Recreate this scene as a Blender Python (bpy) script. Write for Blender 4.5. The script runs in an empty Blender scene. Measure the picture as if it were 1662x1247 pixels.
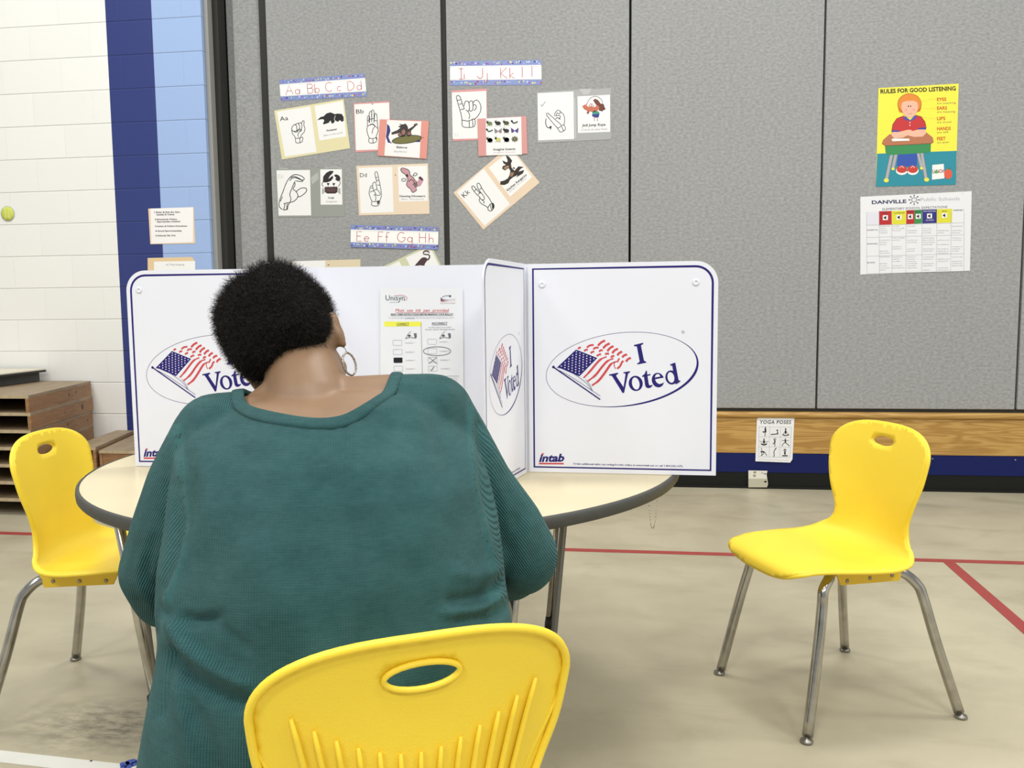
import bpy, bmesh, math, random
import numpy as np
from mathutils import Vector, Matrix
from mathutils.geometry import tessellate_polygon, delaunay_2d_cdt

random.seed(7)
S = bpy.context.scene
COL = S.collection
PI = math.pi

# ---------------------------------------------------------------- camera
F_PX = 1320.0
EYE = Vector((0, 0, 1.145))

def _cam_axes():
    d = Vector((975 - 831, 15300 - 623.5, F_PX)).normalized()
    up = -d
    l = Vector((-9383 - 831, 590 - 623.5, F_PX))
    l = (l - up * l.dot(up)).normalized()
    X = -l
    Y = X.cross(up) if X.cross(up).z > 0 else up.cross(X)
    return X, Y, up
CX, CY, CU = _cam_axes()

def cam2world(c):
    return Vector((CX.dot(c), CY.dot(c), CU.dot(c)))

def at(px, py, x=None, y=None, z=None, d=None):
    """point of the room seen at a photo pixel, on a plane of the room (x, y or z) or at a viewing depth d"""
    c = Vector((px - 831, py - 623.5, F_PX))
    r = cam2world(c)
    if z is not None: t = (z - EYE.z) / r.z
    elif y is not None: t = y / r.y
    elif x is not None: t = x / r.x
    else: t = d / F_PX
    return EYE + r * t

cam = bpy.data.cameras.new('camera')
cam.sensor_width = 36; cam.lens = F_PX / 1662 * 36; cam.clip_start = .02
camo = bpy.data.objects.new('camera', cam); COL.objects.link(camo)
c0 = cam2world(Vector((1, 0, 0))); c1 = cam2world(Vector((0, -1, 0))); c2 = cam2world(Vector((0, 0, -1)))
camo.matrix_world = Matrix(((c0.x, c1.x, c2.x, EYE.x), (c0.y, c1.y, c2.y, EYE.y), (c0.z, c1.z, c2.z, EYE.z), (0, 0, 0, 1)))
S.camera = camo

# ---------------------------------------------------------------- world, lights, exposure
w = bpy.data.worlds.new('gym_air'); S.world = w; w.use_nodes = True
w.node_tree.nodes['Background'].inputs[0].default_value = (.93, .97, 1, 1)
w.node_tree.nodes['Background'].inputs[1].default_value = .50
S.view_settings.view_transform = 'Standard'; S.view_settings.look = 'None'
S.view_settings.gamma = 1; S.view_settings.use_curve_mapping = False
S.view_settings.exposure = -0.17

def area(x, y, z, sx, sy, power, color=(1, .985, .95)):
    l = bpy.data.lights.new('ceiling_lamp_light', 'AREA'); l.shape = 'RECTANGLE'; l.size = sx; l.size_y = sy
    l.energy = power; l.color = color
    o = bpy.data.objects.new('ceiling_lamp_light', l); COL.objects.link(o); o.location = (x, y, z)
    return o
for lx, ly, pw in ((-3.6, -.6, 100), (.2, -.6, 112), (3.9, -.6, 96), (-3.6, 3.0, 92), (.4, 3.0, 112), (4.2, 3.0, 92), (-2, -4, 190), (2.5, -4, 190)):
    area(lx, ly, 5.4, 1.3, .7, pw)

# ---------------------------------------------------------------- materials
def lin(c):
    c = c / 255.0
    return c / 12.92 if c <= .04045 else ((c + .055) / 1.055) ** 2.4
def rgb(t): return (lin(t[0]), lin(t[1]), lin(t[2]), 1)
_mc = {}
def mat(name, color, rough=.6, metal=0, noise=0.0, nscale=30, bump=0.0, bscale=200, spec=.5, coat=0, trans=0, alpha=1, aniso=(1, 1, 1)):
    k = name
    if k in _mc: return _mc[k]
    m = bpy.data.materials.new(name); m.use_nodes = True
    nt = m.node_tree; b = nt.nodes['Principled BSDF']
    b.inputs['Base Color'].default_value = rgb(color); b.inputs['Roughness'].default_value = rough
    b.inputs['Metallic'].default_value = metal; b.inputs['Specular IOR Level'].default_value = spec
    b.inputs['Coat Weight'].default_value = coat; b.inputs['Coat Roughness'].default_value = .15
    b.inputs['Alpha'].default_value = alpha
    if noise or bump:
        tc = nt.nodes.new('ShaderNodeTexCoord'); mp = nt.nodes.new('ShaderNodeMapping')
        mp.inputs['Scale'].default_value = aniso
        nt.links.new(tc.outputs['Object'], mp.inputs[0])
    if noise:
        n = nt.nodes.new('ShaderNodeTexNoise'); n.inputs['Scale'].default_value = nscale; n.inputs['Detail'].default_value = 6
        nt.links.new(mp.outputs[0], n.inputs['Vector'])
        mx = nt.nodes.new('ShaderNodeMix'); mx.data_type = 'RGBA'
        c = rgb(color)
        mx.inputs[6].default_value = tuple(v * (1 - noise) for v in c[:3]) + (1,)
        mx.inputs[7].default_value = tuple(min(1, v * (1 + noise)) for v in c[:3]) + (1,)
        nt.links.new(n.outputs[0], mx.inputs[0]); nt.links.new(mx.outputs[2], b.inputs['Base Color'])
    if bump:
        n = nt.nodes.new('ShaderNodeTexNoise'); n.inputs['Scale'].default_value = bscale; n.inputs['Detail'].default_value = 4
        nt.links.new(mp.outputs[0], n.inputs['Vector'])
        bp = nt.nodes.new('ShaderNodeBump'); bp.inputs['Strength'].default_value = bump; bp.inputs['Distance'].default_value = .002
        nt.links.new(n.outputs[0], bp.inputs['Height']); nt.links.new(bp.outputs[0], b.inputs['Normal'])
    _mc[k] = m
    return m
def ink(c, rough=.45):
    return mat('print_%02x%02x%02x' % tuple(c), c, rough, spec=.4)
PAPER = (238, 238, 237)

# ---------------------------------------------------------------- object helpers
def tag(o, label=None, cat=None, group=None, kind=None):
    if label: o['label'] = label
    if cat: o['category'] = cat
    if group: o['group'] = group
    if kind: o['kind'] = kind
    return o
def empty(name, loc=(0, 0, 0), rz=0):
    o = bpy.data.objects.new(name, None); COL.objects.link(o); o.location = loc; o.rotation_euler = (0, 0, rz)
    o.empty_display_size = .1
    return o
class MB:
    def __init__(s): s.v = []; s.f = []; s.m = []; s.sm = []; s.mats = []
    def mi(s, m):
        if m not in s.mats: s.mats.append(m)
        return s.mats.index(m)
    def add(s, vs, fs, m, smooth=False):
        o = len(s.v); s.v += [tuple(v) for v in vs]; k = s.mi(m)
        for f in fs: s.f.append([i + o for i in f]); s.m.append(k); s.sm.append(smooth)
    def box(s, lo, hi, m):
        x0, y0, z0 = lo; x1, y1, z1 = hi
        s.add([(x0,y0,z0),(x1,y0,z0),(x1,y1,z0),(x0,y1,z0),(x0,y0,z1),(x1,y0,z1),(x1,y1,z1),(x0,y1,z1)],
              [(3,2,1,0),(4,5,6,7),(0,1,5,4),(1,2,6,5),(2,3,7,6),(3,0,4,7)], m)
    def prism(s, pts, z0, z1, m):
        """vertical prism over a convex or concave plan outline (counter-clockwise)"""
        n = len(pts)
        s.add([(p[0], p[1], z0) for p in pts] + [(p[0], p[1], z1) for p in pts],
              [list(range(n))[::-1], list(range(n, 2 * n))] + [(i, (i+1) % n, n + (i+1) % n, n + i) for i in range(n)], m)
    def tube(s, pts, r, m, seg=12, closed=False, cap=True):
        P = [Vector(p) for p in pts]; n = len(P)
        rr = r if isinstance(r, (list, tuple)) else [r] * n
        T = []
        for i in range(n):
            a = P[(i-1) % n] if (closed or i) else P[0]; b = P[(i+1) % n] if (closed or i < n-1) else P[-1]
            T.append((b - a).normalized())
        up = Vector((0, 0, 1)) if abs(T[0].z) < .9 else Vector((1, 0, 0))
        N = (up - T[0] * up.dot(T[0])).normalized(); vs = []
        for i in range(n):
            N = (N - T[i] * N.dot(T[i])).normalized(); B = T[i].cross(N)
            for k in range(seg):
                a = 2 * PI * k / seg
                vs.append(P[i] + (N * math.cos(a) + B * math.sin(a)) * rr[i])
        fs = []
        for i in range(n if closed else n - 1):
            j = (i + 1) % n
            for k in range(seg):
                l = (k + 1) % seg
                fs.append((i*seg+k, i*seg+l, j*seg+l, j*seg+k))
        if cap and not closed:
            fs.append(tuple(range(seg))[::-1]); fs.append(tuple((n-1)*seg + k for k in range(seg)))
        s.add(vs, fs, m, True)
    def lathe(s, prof, m, c=(0, 0, 0), seg=20, axis=None):
        """profile of (radius, height) turned round the z axis (or round axis)"""
        q = Vector((0, 0, 1)).rotation_difference(Vector(axis)).to_matrix() if axis is not None else Matrix.Identity(3)
        c = Vector(c); vs = []; n = len(prof)
        for (r, h) in prof:
            for k in range(seg):
                a = 2 * PI * k / seg; vs.append(c + q @ Vector((r * math.cos(a), r * math.sin(a), h)))
        fs = [(i*seg+k, i*seg+(k+1) % seg, (i+1)*seg+(k+1) % seg, (i+1)*seg+k) for i in range(n-1) for k in range(seg)]
        fs.append(tuple(range(seg))[::-1]); fs.append(tuple((n-1)*seg + k for k in range(seg)))
        s.add(vs, fs, m, True)
    def capsule(s, p1, r1, p2, r2, m, seg=16, rings=6):
        p1 = Vector(p1); p2 = Vector(p2); L = (p2 - p1).length
        prof = [(max(1e-4, r1 * math.cos(a)), r1 * math.sin(a)) for a in [-PI/2 + PI/2 * i / rings for i in range(rings + 1)]]
        prof += [(max(1e-4, r2 * math.cos(a)), L + r2 * math.sin(a)) for a in [PI/2 * i / rings for i in range(rings + 1)]]
        s.lathe(prof, m, p1, seg, (p2 - p1) if L > 1e-6 else (0, 0, 1))
    def ellip(s, c, ax, m, seg=24, rings=16, n=2.0):
        """(super)ellipsoid with three axis vectors"""
        c = Vector(c); A = [Vector(a) for a in ax]; vs = []
        sp = lambda t: math.copysign(abs(t) ** (2 / n), t)
        for i in range(rings + 1):
            th = -PI/2 + PI * i / rings
            for k in range(seg):
                ph = 2 * PI * k / seg
                vs.append(c + A[0] * sp(math.cos(th)) * sp(math.cos(ph)) + A[1] * sp(math.cos(th)) * sp(math.sin(ph)) + A[2] * sp(math.sin(th)))
        fs = [(i*seg+k, i*seg+(k+1) % seg, (i+1)*seg+(k+1) % seg, (i+1)*seg+k) for i in range(rings) for k in range(seg)]
        s.add(vs, fs, m, True)
    def mesh(s, name):
        me = bpy.data.meshes.new(name); me.from_pydata([tuple(v) for v in s.v], [], s.f)
        for m in s.mats: me.materials.append(m)
        me.polygons.foreach_set('material_index', s.m); me.polygons.foreach_set('use_smooth', s.sm); me.update()
        return me
    def build(s, name, parent=None, bevel=0, recalc=False):
        me = s.mesh(name)
        if recalc or bevel:
            bm = bmesh.new(); bm.from_mesh(me)
            bmesh.ops.recalc_face_normals(bm, faces=bm.faces)
            bm.to_mesh(me); bm.free()
        o = bpy.data.objects.new(name, me); COL.objects.link(o)
        if parent: o.parent = parent
        if bevel:
            b = o.modifiers.new('bevel', 'BEVEL'); b.width = bevel; b.segments = 2; b.limit_method = 'ANGLE'
        return o
def catmull(pts, n=8, closed=False):
    P = [Vector(p) for p in pts]; out = []; N = len(P)
    for i in range(N if closed else N - 1):
        p0 = P[(i-1) % N] if (closed or i) else P[0]*2 - P[1]; p1 = P[i]; p2 = P[(i+1) % N]
        p3 = P[(i+2) % N] if (closed or i+2 < N) else P[-1]*2 - P[-2]
        for k in range(n):
            t = k / n
            out.append(.5 * ((2*p1) + (p2-p0)*t + (2*p0-5*p1+4*p2-p3)*t*t + (3*p1-p0-3*p2+p3)*t**3))
    if not closed: out.append(P[-1])
    return out
def copy_tree(o, parent=None):
    c = o.copy(); COL.objects.link(c)
    if parent: c.parent = parent
    for ch in [x for x in S.objects if x.parent == o]: copy_tree(ch, c)
    return c
def evaluated(o):
    dg = bpy.context.evaluated_depsgraph_get(); dg.update()
    return bpy.data.meshes.new_from_object(o.evaluated_get(dg))

# ---------------------------------------------------------------- printed matter
_tc = {}
def text2d(body, bold=0.0, shear=0.0, res=3, space=1.0):
    k = (body, bold, shear, res, space)
    if k in _tc: return _tc[k]
    cu = bpy.data.curves.new('t', 'FONT'); cu.body = body; cu.resolution_u = res; cu.shear = shear; cu.offset = bold
    cu.space_character = space
    o = bpy.data.objects.new('t', cu); COL.objects.link(o)
    me = evaluated(o)
    v = [(p.co.x, p.co.y) for p in me.vertices]; f = [list(p.vertices) for p in me.polygons]
    bpy.data.objects.remove(o); bpy.data.meshes.remove(me); bpy.data.curves.remove(cu)
    if not v: v = [(0, 0), (1, 0), (1, 1)]; f = [[0, 1, 2]]
    x0 = min(a for a, b in v); x1 = max(a for a, b in v)
    v = [((a - x0) / max(1e-6, x1 - x0), b / .69) for a, b in v]
    _tc[k] = (v, f)
    return _tc[k]

LAYER = .0003
class Print:
    """flat artwork collected as polygons on a plane; M maps drawing coordinates to plane metres"""
    def __init__(s, M): s.M = M; s.el = []
    def poly(s, pts, c, layer=1):
        if c == PAPER: layer = .4
        P = [s.M(*p) for p in pts]
        s._raw(P, c, layer)
    def _raw(s, P, c, layer):
        try: T = tessellate_polygon([[Vector((a, b, 0)) for a, b in P]])
        except Exception: return
        s.el.append((P, [list(t) for t in T], c, layer))
    def mesh2d(s, P, F, c, layer): s.el.append((P, F, c, layer))
    def line(s, pts, wd, c, layer=2, closed=False, smooth=0):
        if smooth:
            q = catmull([(a, b, 0) for a, b in pts], smooth, closed); pts = [(p.x, p.y) for p in q]
        P = [Vector(p) for p in pts]; n = len(P); L = []; R = []
        for i in range(n):
            a = P[(i-1) % n] if (closed or i) else P[i]; b = P[(i+1) % n] if (closed or i < n-1) else P[i]
            t = (b - a)
            if t.length < 1e-9: t = Vector((1, 0))
            t.normalize(); nn = Vector((-t.y, t.x))
            wi = wd if not isinstance(wd, (list, tuple)) else wd[min(i, len(wd)-1)]
            L.append(P[i] + nn * wi / 2); R.append(P[i] - nn * wi / 2)
        V = [s.M(p.x, p.y) for p in L] + [s.M(p.x, p.y) for p in R]
        F = [(i, (i+1) % n, n + (i+1) % n, n + i) for i in range(n if closed else n - 1)]
        s.el.append((V, F, c, layer))
    def ell(s, cx, cy, rx, ry, c, layer=1, rot=0, wd=None, a0=0, a1=360, seg=28):
        full = a1 - a0 >= 360
        n = seg; pts = []
        for i in range(n if full else n + 1):
            a = math.radians(a0 + (a1 - a0) * i / n); x = rx * math.cos(a); y = ry * math.sin(a)
            pts.append((cx + x * math.cos(rot) - y * math.sin(rot), cy + x * math.sin(rot) + y * math.cos(rot)))
        if wd: s.line(pts, wd, c, layer, closed=full)
        else: s.poly(pts, c, layer)
    def text(s, body, p0, p1, h, c, layer=2, bold=0.0, shear=0.0, res=2, space=1.0):
        v, f = text2d(body, bold, shear, res, space)
        ux = Vector((p1[0] - p0[0], p1[1] - p0[1])); un = ux.normalized(); uy = Vector((un.y, -un.x)) * h
        # drawing coordinates run downwards, so "up" is the left-hand normal
        V = [s.M(p0[0] + ux.x * a + uy.x * b, p0[1] + ux.y * a + uy.y * b) for a, b in v]
        s.el.append((V, f, c, layer))
    def emit(s, mb, place):
        """place(a, b, lift) -> 3D point"""
        for P, F, c, layer in s.el:
            m = c if not isinstance(c, tuple) else ink(c)
            mb.add([place(a, b, LAYER * layer) for a, b in P], F, m)

def sheet(name, y, crop, corners, base, label, cat, draw, thick=.0006, group=None, lift=0.0):
    """a paper sheet fixed on the plane y; corners and artwork in crop coordinates (ox, oy, scale)"""
    ox, oy, sc = crop
    def M(a, b):
        p = at(ox + a / sc, oy + b / sc, y=y); return (p.x, p.z)
    pr = Print(M); mb = MB()
    yy = y - lift
    Q = [M(*c) for c in corners]
    cx = sum(q[0] for q in Q) / len(Q); cz = sum(q[1] for q in Q) / len(Q)
    n = len(Q); bm_ = base if not isinstance(base, tuple) else mat('sheet_%02x%02x%02x' % base, base, .3, spec=.5)
    mb.add([(q[0]-cx, yy - thick, q[1]-cz) for q in Q] + [(q[0]-cx, yy - .0001, q[1]-cz) for q in Q],
           [list(range(n)), list(range(n, 2*n))[::-1]] + [(i, n+i, n+(i+1) % n, (i+1) % n) for i in range(n)], bm_)
    draw(pr)
    pr.emit(mb, lambda a, b, l: (a - cx, yy - thick - l, b - cz))
    # origin at the sheet's centre
    mb.v = [(v[0], v[1] - yy, v[2]) for v in mb.v]
    o = mb.build(name); o.location = (cx, yy, cz)
    return tag(o, label, cat, group)

# ================================================================ THE ROOM
def nodes(name, rough=.5):
    m = bpy.data.materials.new(name); m.use_nodes = True
    nt = m.node_tree; b = nt.nodes['Principled BSDF']; b.inputs['Roughness'].default_value = rough
    return m, nt, b
def N(nt, t, **kw):
    n = nt.nodes.new(t)
    for k, v in kw.items():
        if k.startswith('i_'):
            key = k[2:]; n.inputs[int(key) if key.isdigit() else key.replace('_', ' ')].default_value = v
        else: setattr(n, k, v)
    return n

def block_mat(name, c):
    m, nt, b = nodes(name, .38); L = nt.links
    g = N(nt, 'ShaderNodeNewGeometry'); sx = N(nt, 'ShaderNodeSeparateXYZ'); L.new(g.outputs['Position'], sx.inputs[0])
    cb = N(nt, 'ShaderNodeCombineXYZ'); L.new(sx.outputs[0], cb.inputs[0])
    ad = N(nt, 'ShaderNodeMath', operation='SUBTRACT', i_1=.0307); L.new(sx.outputs[2], ad.inputs[0]); L.new(ad.outputs[0], cb.inputs[1])
    br = N(nt, 'ShaderNodeTexBrick', offset=.5)
    for k, v in (('Scale', 1), ('Mortar Size', .0035), ('Mortar Smooth', .4), ('Brick Width', .4334), ('Row Height', .2167)): br.inputs[k].default_value = v
    c4 = rgb(c)
    br.inputs['Color1'].default_value = c4; br.inputs['Color2'].default_value = tuple(v * .97 for v in c4[:3]) + (1,)
    br.inputs['Mortar'].default_value = tuple(v * .96 for v in c4[:3]) + (1,)
    L.new(cb.outputs[0], br.inputs['Vector'])
    # bed joints, deeper than the filled upright ones
    dv = N(nt, 'ShaderNodeMath', operation='DIVIDE', i_1=.2167); L.new(ad.outputs[0], dv.inputs[0])
    pp = N(nt, 'ShaderNodeMath', operation='PINGPONG', i_1=.5); L.new(dv.outputs[0], pp.inputs[0])
    bj = N(nt, 'ShaderNodeMapRange', i_1=.004, i_2=.022, i_3=1.0, i_4=0.0); L.new(pp.outputs[0], bj.inputs[0])
    mxj = N(nt, 'ShaderNodeMix', data_type='RGBA'); jf = N(nt, 'ShaderNodeMath', operation='MULTIPLY', i_1=.15); L.new(bj.outputs[0], jf.inputs[0]); L.new(jf.outputs[0], mxj.inputs[0])
    L.new(br.outputs['Color'], mxj.inputs[6]); mxj.inputs[7].default_value = tuple(v * .6 for v in c4[:3]) + (1,); L.new(mxj.outputs[2], b.inputs['Base Color'])
    vj = N(nt, 'ShaderNodeMath', operation='MULTIPLY', i_1=.2); L.new(br.outputs['Fac'], vj.inputs[0])
    mj = N(nt, 'ShaderNodeMath', operation='MAXIMUM'); L.new(vj.outputs[0], mj.inputs[0]); L.new(bj.outputs[0], mj.inputs[1])
    inv = N(nt, 'ShaderNodeMath', operation='SUBTRACT', i_0=1.0); L.new(mj.outputs[0], inv.inputs[1])
    no = N(nt, 'ShaderNodeTexNoise', i_Scale=60.0, i_Detail=5.0); L.new(g.outputs['Position'], no.inputs['Vector'])
    sc_ = N(nt, 'ShaderNodeMath', operation='MULTIPLY_ADD', i_1=.12); L.new(no.outputs[0], sc_.inputs[0]); L.new(inv.outputs[0], sc_.inputs[2])
    bp = N(nt, 'ShaderNodeBump', i_Strength=.6, i_Distance=.006); L.new(sc_.outputs[0], bp.inputs['Height']); L.new(bp.outputs[0], b.inputs['Normal'])
    return m
YB = 5.16          # face of the painted block wall
YP = 5.30          # face of the folding partition
sx0 = at(170, 0, y=YB).x; sx1 = at(245, 0, y=YB).x; sx2 = at(325, 0, y=YB).x
WHITE = block_mat('white_block_paint', (243, 243, 239)); NAVY = block_mat('navy_block_paint', (44, 58, 122)); SKY = block_mat('light_blue_block_paint', (160, 186, 230))
mb = MB()
ZT = 4.6
def wquad(mb, xa, xb, y, z0, z1, m): mb.add([(xa, y, z0), (xb, y, z0), (xb, y, z1), (xa, y, z1)], [(0, 1, 2, 3)], m)
wquad(mb, -9, sx0, YB, 0, ZT, WHITE); wquad(mb, sx0, sx1, YB, 0, ZT, NAVY); wquad(mb, sx1, sx2, YB, 0, ZT, SKY)
mb.add([(sx2, YB, 0), (sx2, YB + .3, 0), (sx2, YB + .3, ZT), (sx2, YB, ZT)], [(0, 1, 2, 3)], SKY)
mb.add([(-9, YB + .3, 0), (-9, YB, 0), (-9, YB, ZT), (-9, YB + .3, ZT)], [(0, 1, 2, 3)], WHITE)
mb.add([(-9, YB, ZT), (sx2, YB, ZT), (sx2, YB + .3, ZT), (-9, YB + .3, ZT)], [(0, 1, 2, 3)], WHITE)
mb.add([(-9, YB + .3, 0), (sx2, YB + .3, 0), (sx2, YB + .3, ZT), (-9, YB + .3, ZT)], [(3, 2, 1, 0)], WHITE)
wl = mb.build('wall_left', recalc=True); tag(wl, 'painted concrete block wall, white with navy and light blue stripes', kind='structure')

# grey felt of the folding partition
FELT, nt, b = nodes('grey_partition_felt', .95); b.inputs['Specular IOR Level'].default_value = .15
tc = N(nt, 'ShaderNodeTexCoord'); L = nt.links
mp = N(nt, 'ShaderNodeMapping'); mp.inputs['Scale'].default_value = (1, 1, 1.7); L.new(tc.outputs['Object'], mp.inputs[0])
n1 = N(nt, 'ShaderNodeTexNoise', i_Scale=44.0, i_Detail=8.0, i_Roughness=.75); L.new(mp.outputs[0], n1.inputs['Vector'])
n2 = N(nt, 'ShaderNodeTexNoise', i_Scale=1.3, i_Detail=3.0); L.new(tc.outputs['Object'], n2.inputs['Vector'])
cr = N(nt, 'ShaderNodeValToRGB'); L.new(n1.outputs[0], cr.inputs[0])
cr.color_ramp.elements[0].position = .3; cr.color_ramp.elements[0].color = rgb((136, 137, 137))
cr.color_ramp.elements[1].position = .7; cr.color_ramp.elements[1].color = rgb((178, 179, 179))
mx = N(nt, 'ShaderNodeMix', data_type='RGBA', blend_type='MULTIPLY', i_0=.35)
c2_ = N(nt, 'ShaderNodeValToRGB'); L.new(n2.outputs[0], c2_.inputs[0]); c2_.color_ramp.elements[0].color = (.75, .75, .75, 1)
L.new(cr.outputs[0], mx.inputs[6]); L.new(c2_.outputs[0], mx.inputs[7]); L.new(mx.outputs[2], b.inputs['Base Color'])
bp = N(nt, 'ShaderNodeBump', i_Strength=.25, i_Distance=.003); L.new(n1.outputs[0], bp.inputs['Height']); L.new(bp.outputs[0], b.inputs['Normal'])
BLACK = mat('black_rubber_seal_and_shade', (38, 38, 34), .7, noise=.15, nscale=40)
JAMB = mat('grey_metal_jamb', (150, 150, 146), .5, noise=.06, nscale=50)

wb = empty('wall_back', (0, YP, 0)); tag(wb, 'grey felt folding partition wall of tall panels', kind='structure')
def child_box(name, lo, hi, m, parent, bevel=0):
    q = MB(); off = parent.location
    q.box(tuple(a - b for a, b in zip(lo, off)), tuple(a - b for a, b in zip(hi, off)), m)
    return q.build(name, parent, bevel)
xj = [at(p, 0, y=YP).x for p in (346, 358, 360, 372, 417, 430)]
seams = [(-1.125 * YP / 5.28, -1.088 * YP / 5.28), (.070, .084), (1.240, 1.252), (2.414, 2.428), (3.59, 3.602)]
zpb = .512
child_box('door_jamb', (sx2, YB + .03, 0), (xj[0] + .012, YP + .05, ZT), JAMB, wb, .002)
child_box('door_jamb_edge', (xj[0], YP - .05, 0), (xj[1], YP + .05, ZT), BLACK, wb, .002)
child_box('door_jamb_channel', (xj[1], YP + .07, 0), (xj[3], YP + .10, ZT), FELT, wb, .002)
child_box('partition_backing', (sx2, YP + .12, 0), (8.0, YP + .16, ZT), BLACK, wb)
child_box('partition_panel', (xj[3], YP + .04, 0), (xj[4], YP + .11, ZT), FELT, wb, .003)
child_box('seam_strip', (xj[4], YP + .02, 0), (xj[5], YP + .10, ZT), BLACK, wb)
xs = xj[5]
for a, b_ in seams + [(4.765, 4.777), (5.94, 5.952), (7.9, 8.0)]:
    child_box('partition_panel', (xs, YP, zpb), (a, YP + .07, ZT), FELT, wb, .004); xs = b_
child_box('seam_strip', (seams[0][0], YP + .015, zpb), (seams[0][1], YP + .08, ZT), BLACK, wb)
child_box('bottom_gap_shade', (xj[5], YP + .01, zpb - .03), (8.0, YP + .10, zpb), BLACK, wb)  # black strip stands in for the shadow in the gap under the panels

# wooden kick board, blue rail and black base under the partition
WOOD, nt, b = nodes('varnished_pine', .38); L = nt.links
tc = N(nt, 'ShaderNodeTexCoord'); mp = N(nt, 'ShaderNodeMapping'); mp.inputs['Scale'].default_value = (.55, 1, 7); L.new(tc.outputs['Object'], mp.inputs[0])
n1 = N(nt, 'ShaderNodeTexNoise', i_Scale=2.2, i_Detail=3.0, i_Distortion=.6); L.new(mp.outputs[0], n1.inputs['Vector'])
wv = N(nt, 'ShaderNodeMath', operation='MULTIPLY', i_1=46.0); L.new(n1.outputs[0], wv.inputs[0]); sn = N(nt, 'ShaderNodeMath', operation='SINE'); L.new(wv.outputs[0], sn.inputs[0])
cr = N(nt, 'ShaderNodeValToRGB'); cr.color_ramp.elements[0].color = rgb((168, 126, 62)); cr.color_ramp.elements[1].color = rgb((194, 154, 86))
mr = N(nt, 'ShaderNodeMapRange', i_1=-1.0, i_2=1.0); L.new(sn.outputs[0], mr.inputs[0]); L.new(mr.outputs[0], cr.inputs[0]); L.new(cr.outputs[0], b.inputs['Base Color'])
BLUE = mat('blue_painted_rail', (20, 30, 88), .6, noise=.08, nscale=15, spec=.2)
BASE = mat('black_rubber_base', (26, 27, 24), .75, noise=.12, nscale=25, spec=.2)
q = MB(); q.box((xj[1], YP - .03, .228), (8.0, YP + .1, .455), WOOD)
t1 = q.build('trim_1', bevel=.004); tag(t1, 'varnished pine kick board under the grey partition', kind='structure')
q = MB(); prof = [(YP + .05, .455), (YP - .035, .455)] + [(YP - .035 - .012 * math.sin(a), .473 - .018 * math.cos(a)) for a in [PI * i / 8 for i in range(9)]] + [(YP + .05, .491)]
n = len(prof)
q.add([(xj[1], a, c) for a, c in prof] + [(8.0, a, c) for a, c in prof], [(i, (i+1) % n, n + (i+1) % n, n + i) for i in range(n)] + [list(range(n))[::-1], list(range(n, 2*n))], WOOD)
t2 = q.build('trim_2', recalc=True); tag(t2, 'rounded pine moulding along the top of the kick board', kind='structure')
q = MB(); q.box((xj[1], YP - .026, .104), (8.0, YP + .1, .228), BLUE)
for i in range(16):
    x = -1.9 + i * .48
    q.lathe([(.0045, 0), (.0045, .002), (.002, .003)], JAMB, (x, YP - .026, .205), 8, (0, -1, 0))
t3 = q.build('trim_3'); tag(t3, 'blue painted rail below the pine kick board', kind='structure')
q = MB(); q.box((sx2, YP - .024, 0), (8.0, YP + .1, .104), BASE); q.box((sx2, YP - .036, 0), (8.0, YP - .024, .014), BASE)
t4 = q.build('baseboard_back', bevel=.002); tag(t4, 'black rubber baseboard below the blue rail', kind='structure')

wr = MB(); wr.box((8.0, -5.5, 0), (8.15, YP + .3, ZT), WHITE); o = wr.build('wall_right'); tag(o, 'white painted block wall far to the right', kind='structure')
wr = MB(); wr.box((-9.15, -5.5, 0), (-9.0, YP + .3, ZT), WHITE); o = wr.build('wall_side'); tag(o, 'white painted block wall far to the left', kind='structure')
# floor with painted court lines
FLOOR, nt, b = nodes('worn_beige_floor', .3); L = nt.links
g = N(nt, 'ShaderNodeNewGeometry')
n1 = N(nt, 'ShaderNodeTexNoise', i_Scale=1.1, i_Detail=8.0, i_Roughness=.6, i_Distortion=.5); L.new(g.outputs['Position'], n1.inputs['Vector'])
mp = N(nt, 'ShaderNodeMapping'); mp.inputs['Scale'].default_value = (1, 2.2, 1); mp.inputs['Rotation'].default_value = (0, 0, .25); L.new(g.outputs['Position'], mp.inputs[0])
n2 = N(nt, 'ShaderNodeTexNoise', i_Scale=2.6, i_Detail=9.0, i_Roughness=.62, i_Distortion=.5); L.new(mp.outputs[0], n2.inputs['Vector'])
cr = N(nt, 'ShaderNodeValToRGB'); L.new(n1.outputs[0], cr.inputs[0])
cr.color_ramp.elements[0].position = .32; cr.color_ramp.elements[0].color = rgb((166, 158, 134))
cr.color_ramp.elements[1].position = .62; cr.color_ramp.elements[1].color = rgb((188, 180, 155))
c2_ = N(nt, 'ShaderNodeValToRGB'); L.new(n2.outputs[0], c2_.inputs[0])
c2_.color_ramp.elements[0].position = .30; c2_.color_ramp.elements[0].color = (.84, .83, .80, 1)
c2_.color_ramp.elements[1].position = .5; c2_.color_ramp.elements[1].color = (1, 1, 1, 1)
mx = N(nt, 'ShaderNodeMix', data_type='RGBA', blend_type='MULTIPLY', i_0=.8)
L.new(cr.outputs[0], mx.inputs[6]); L.new(c2_.outputs[0], mx.inputs[7])
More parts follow.
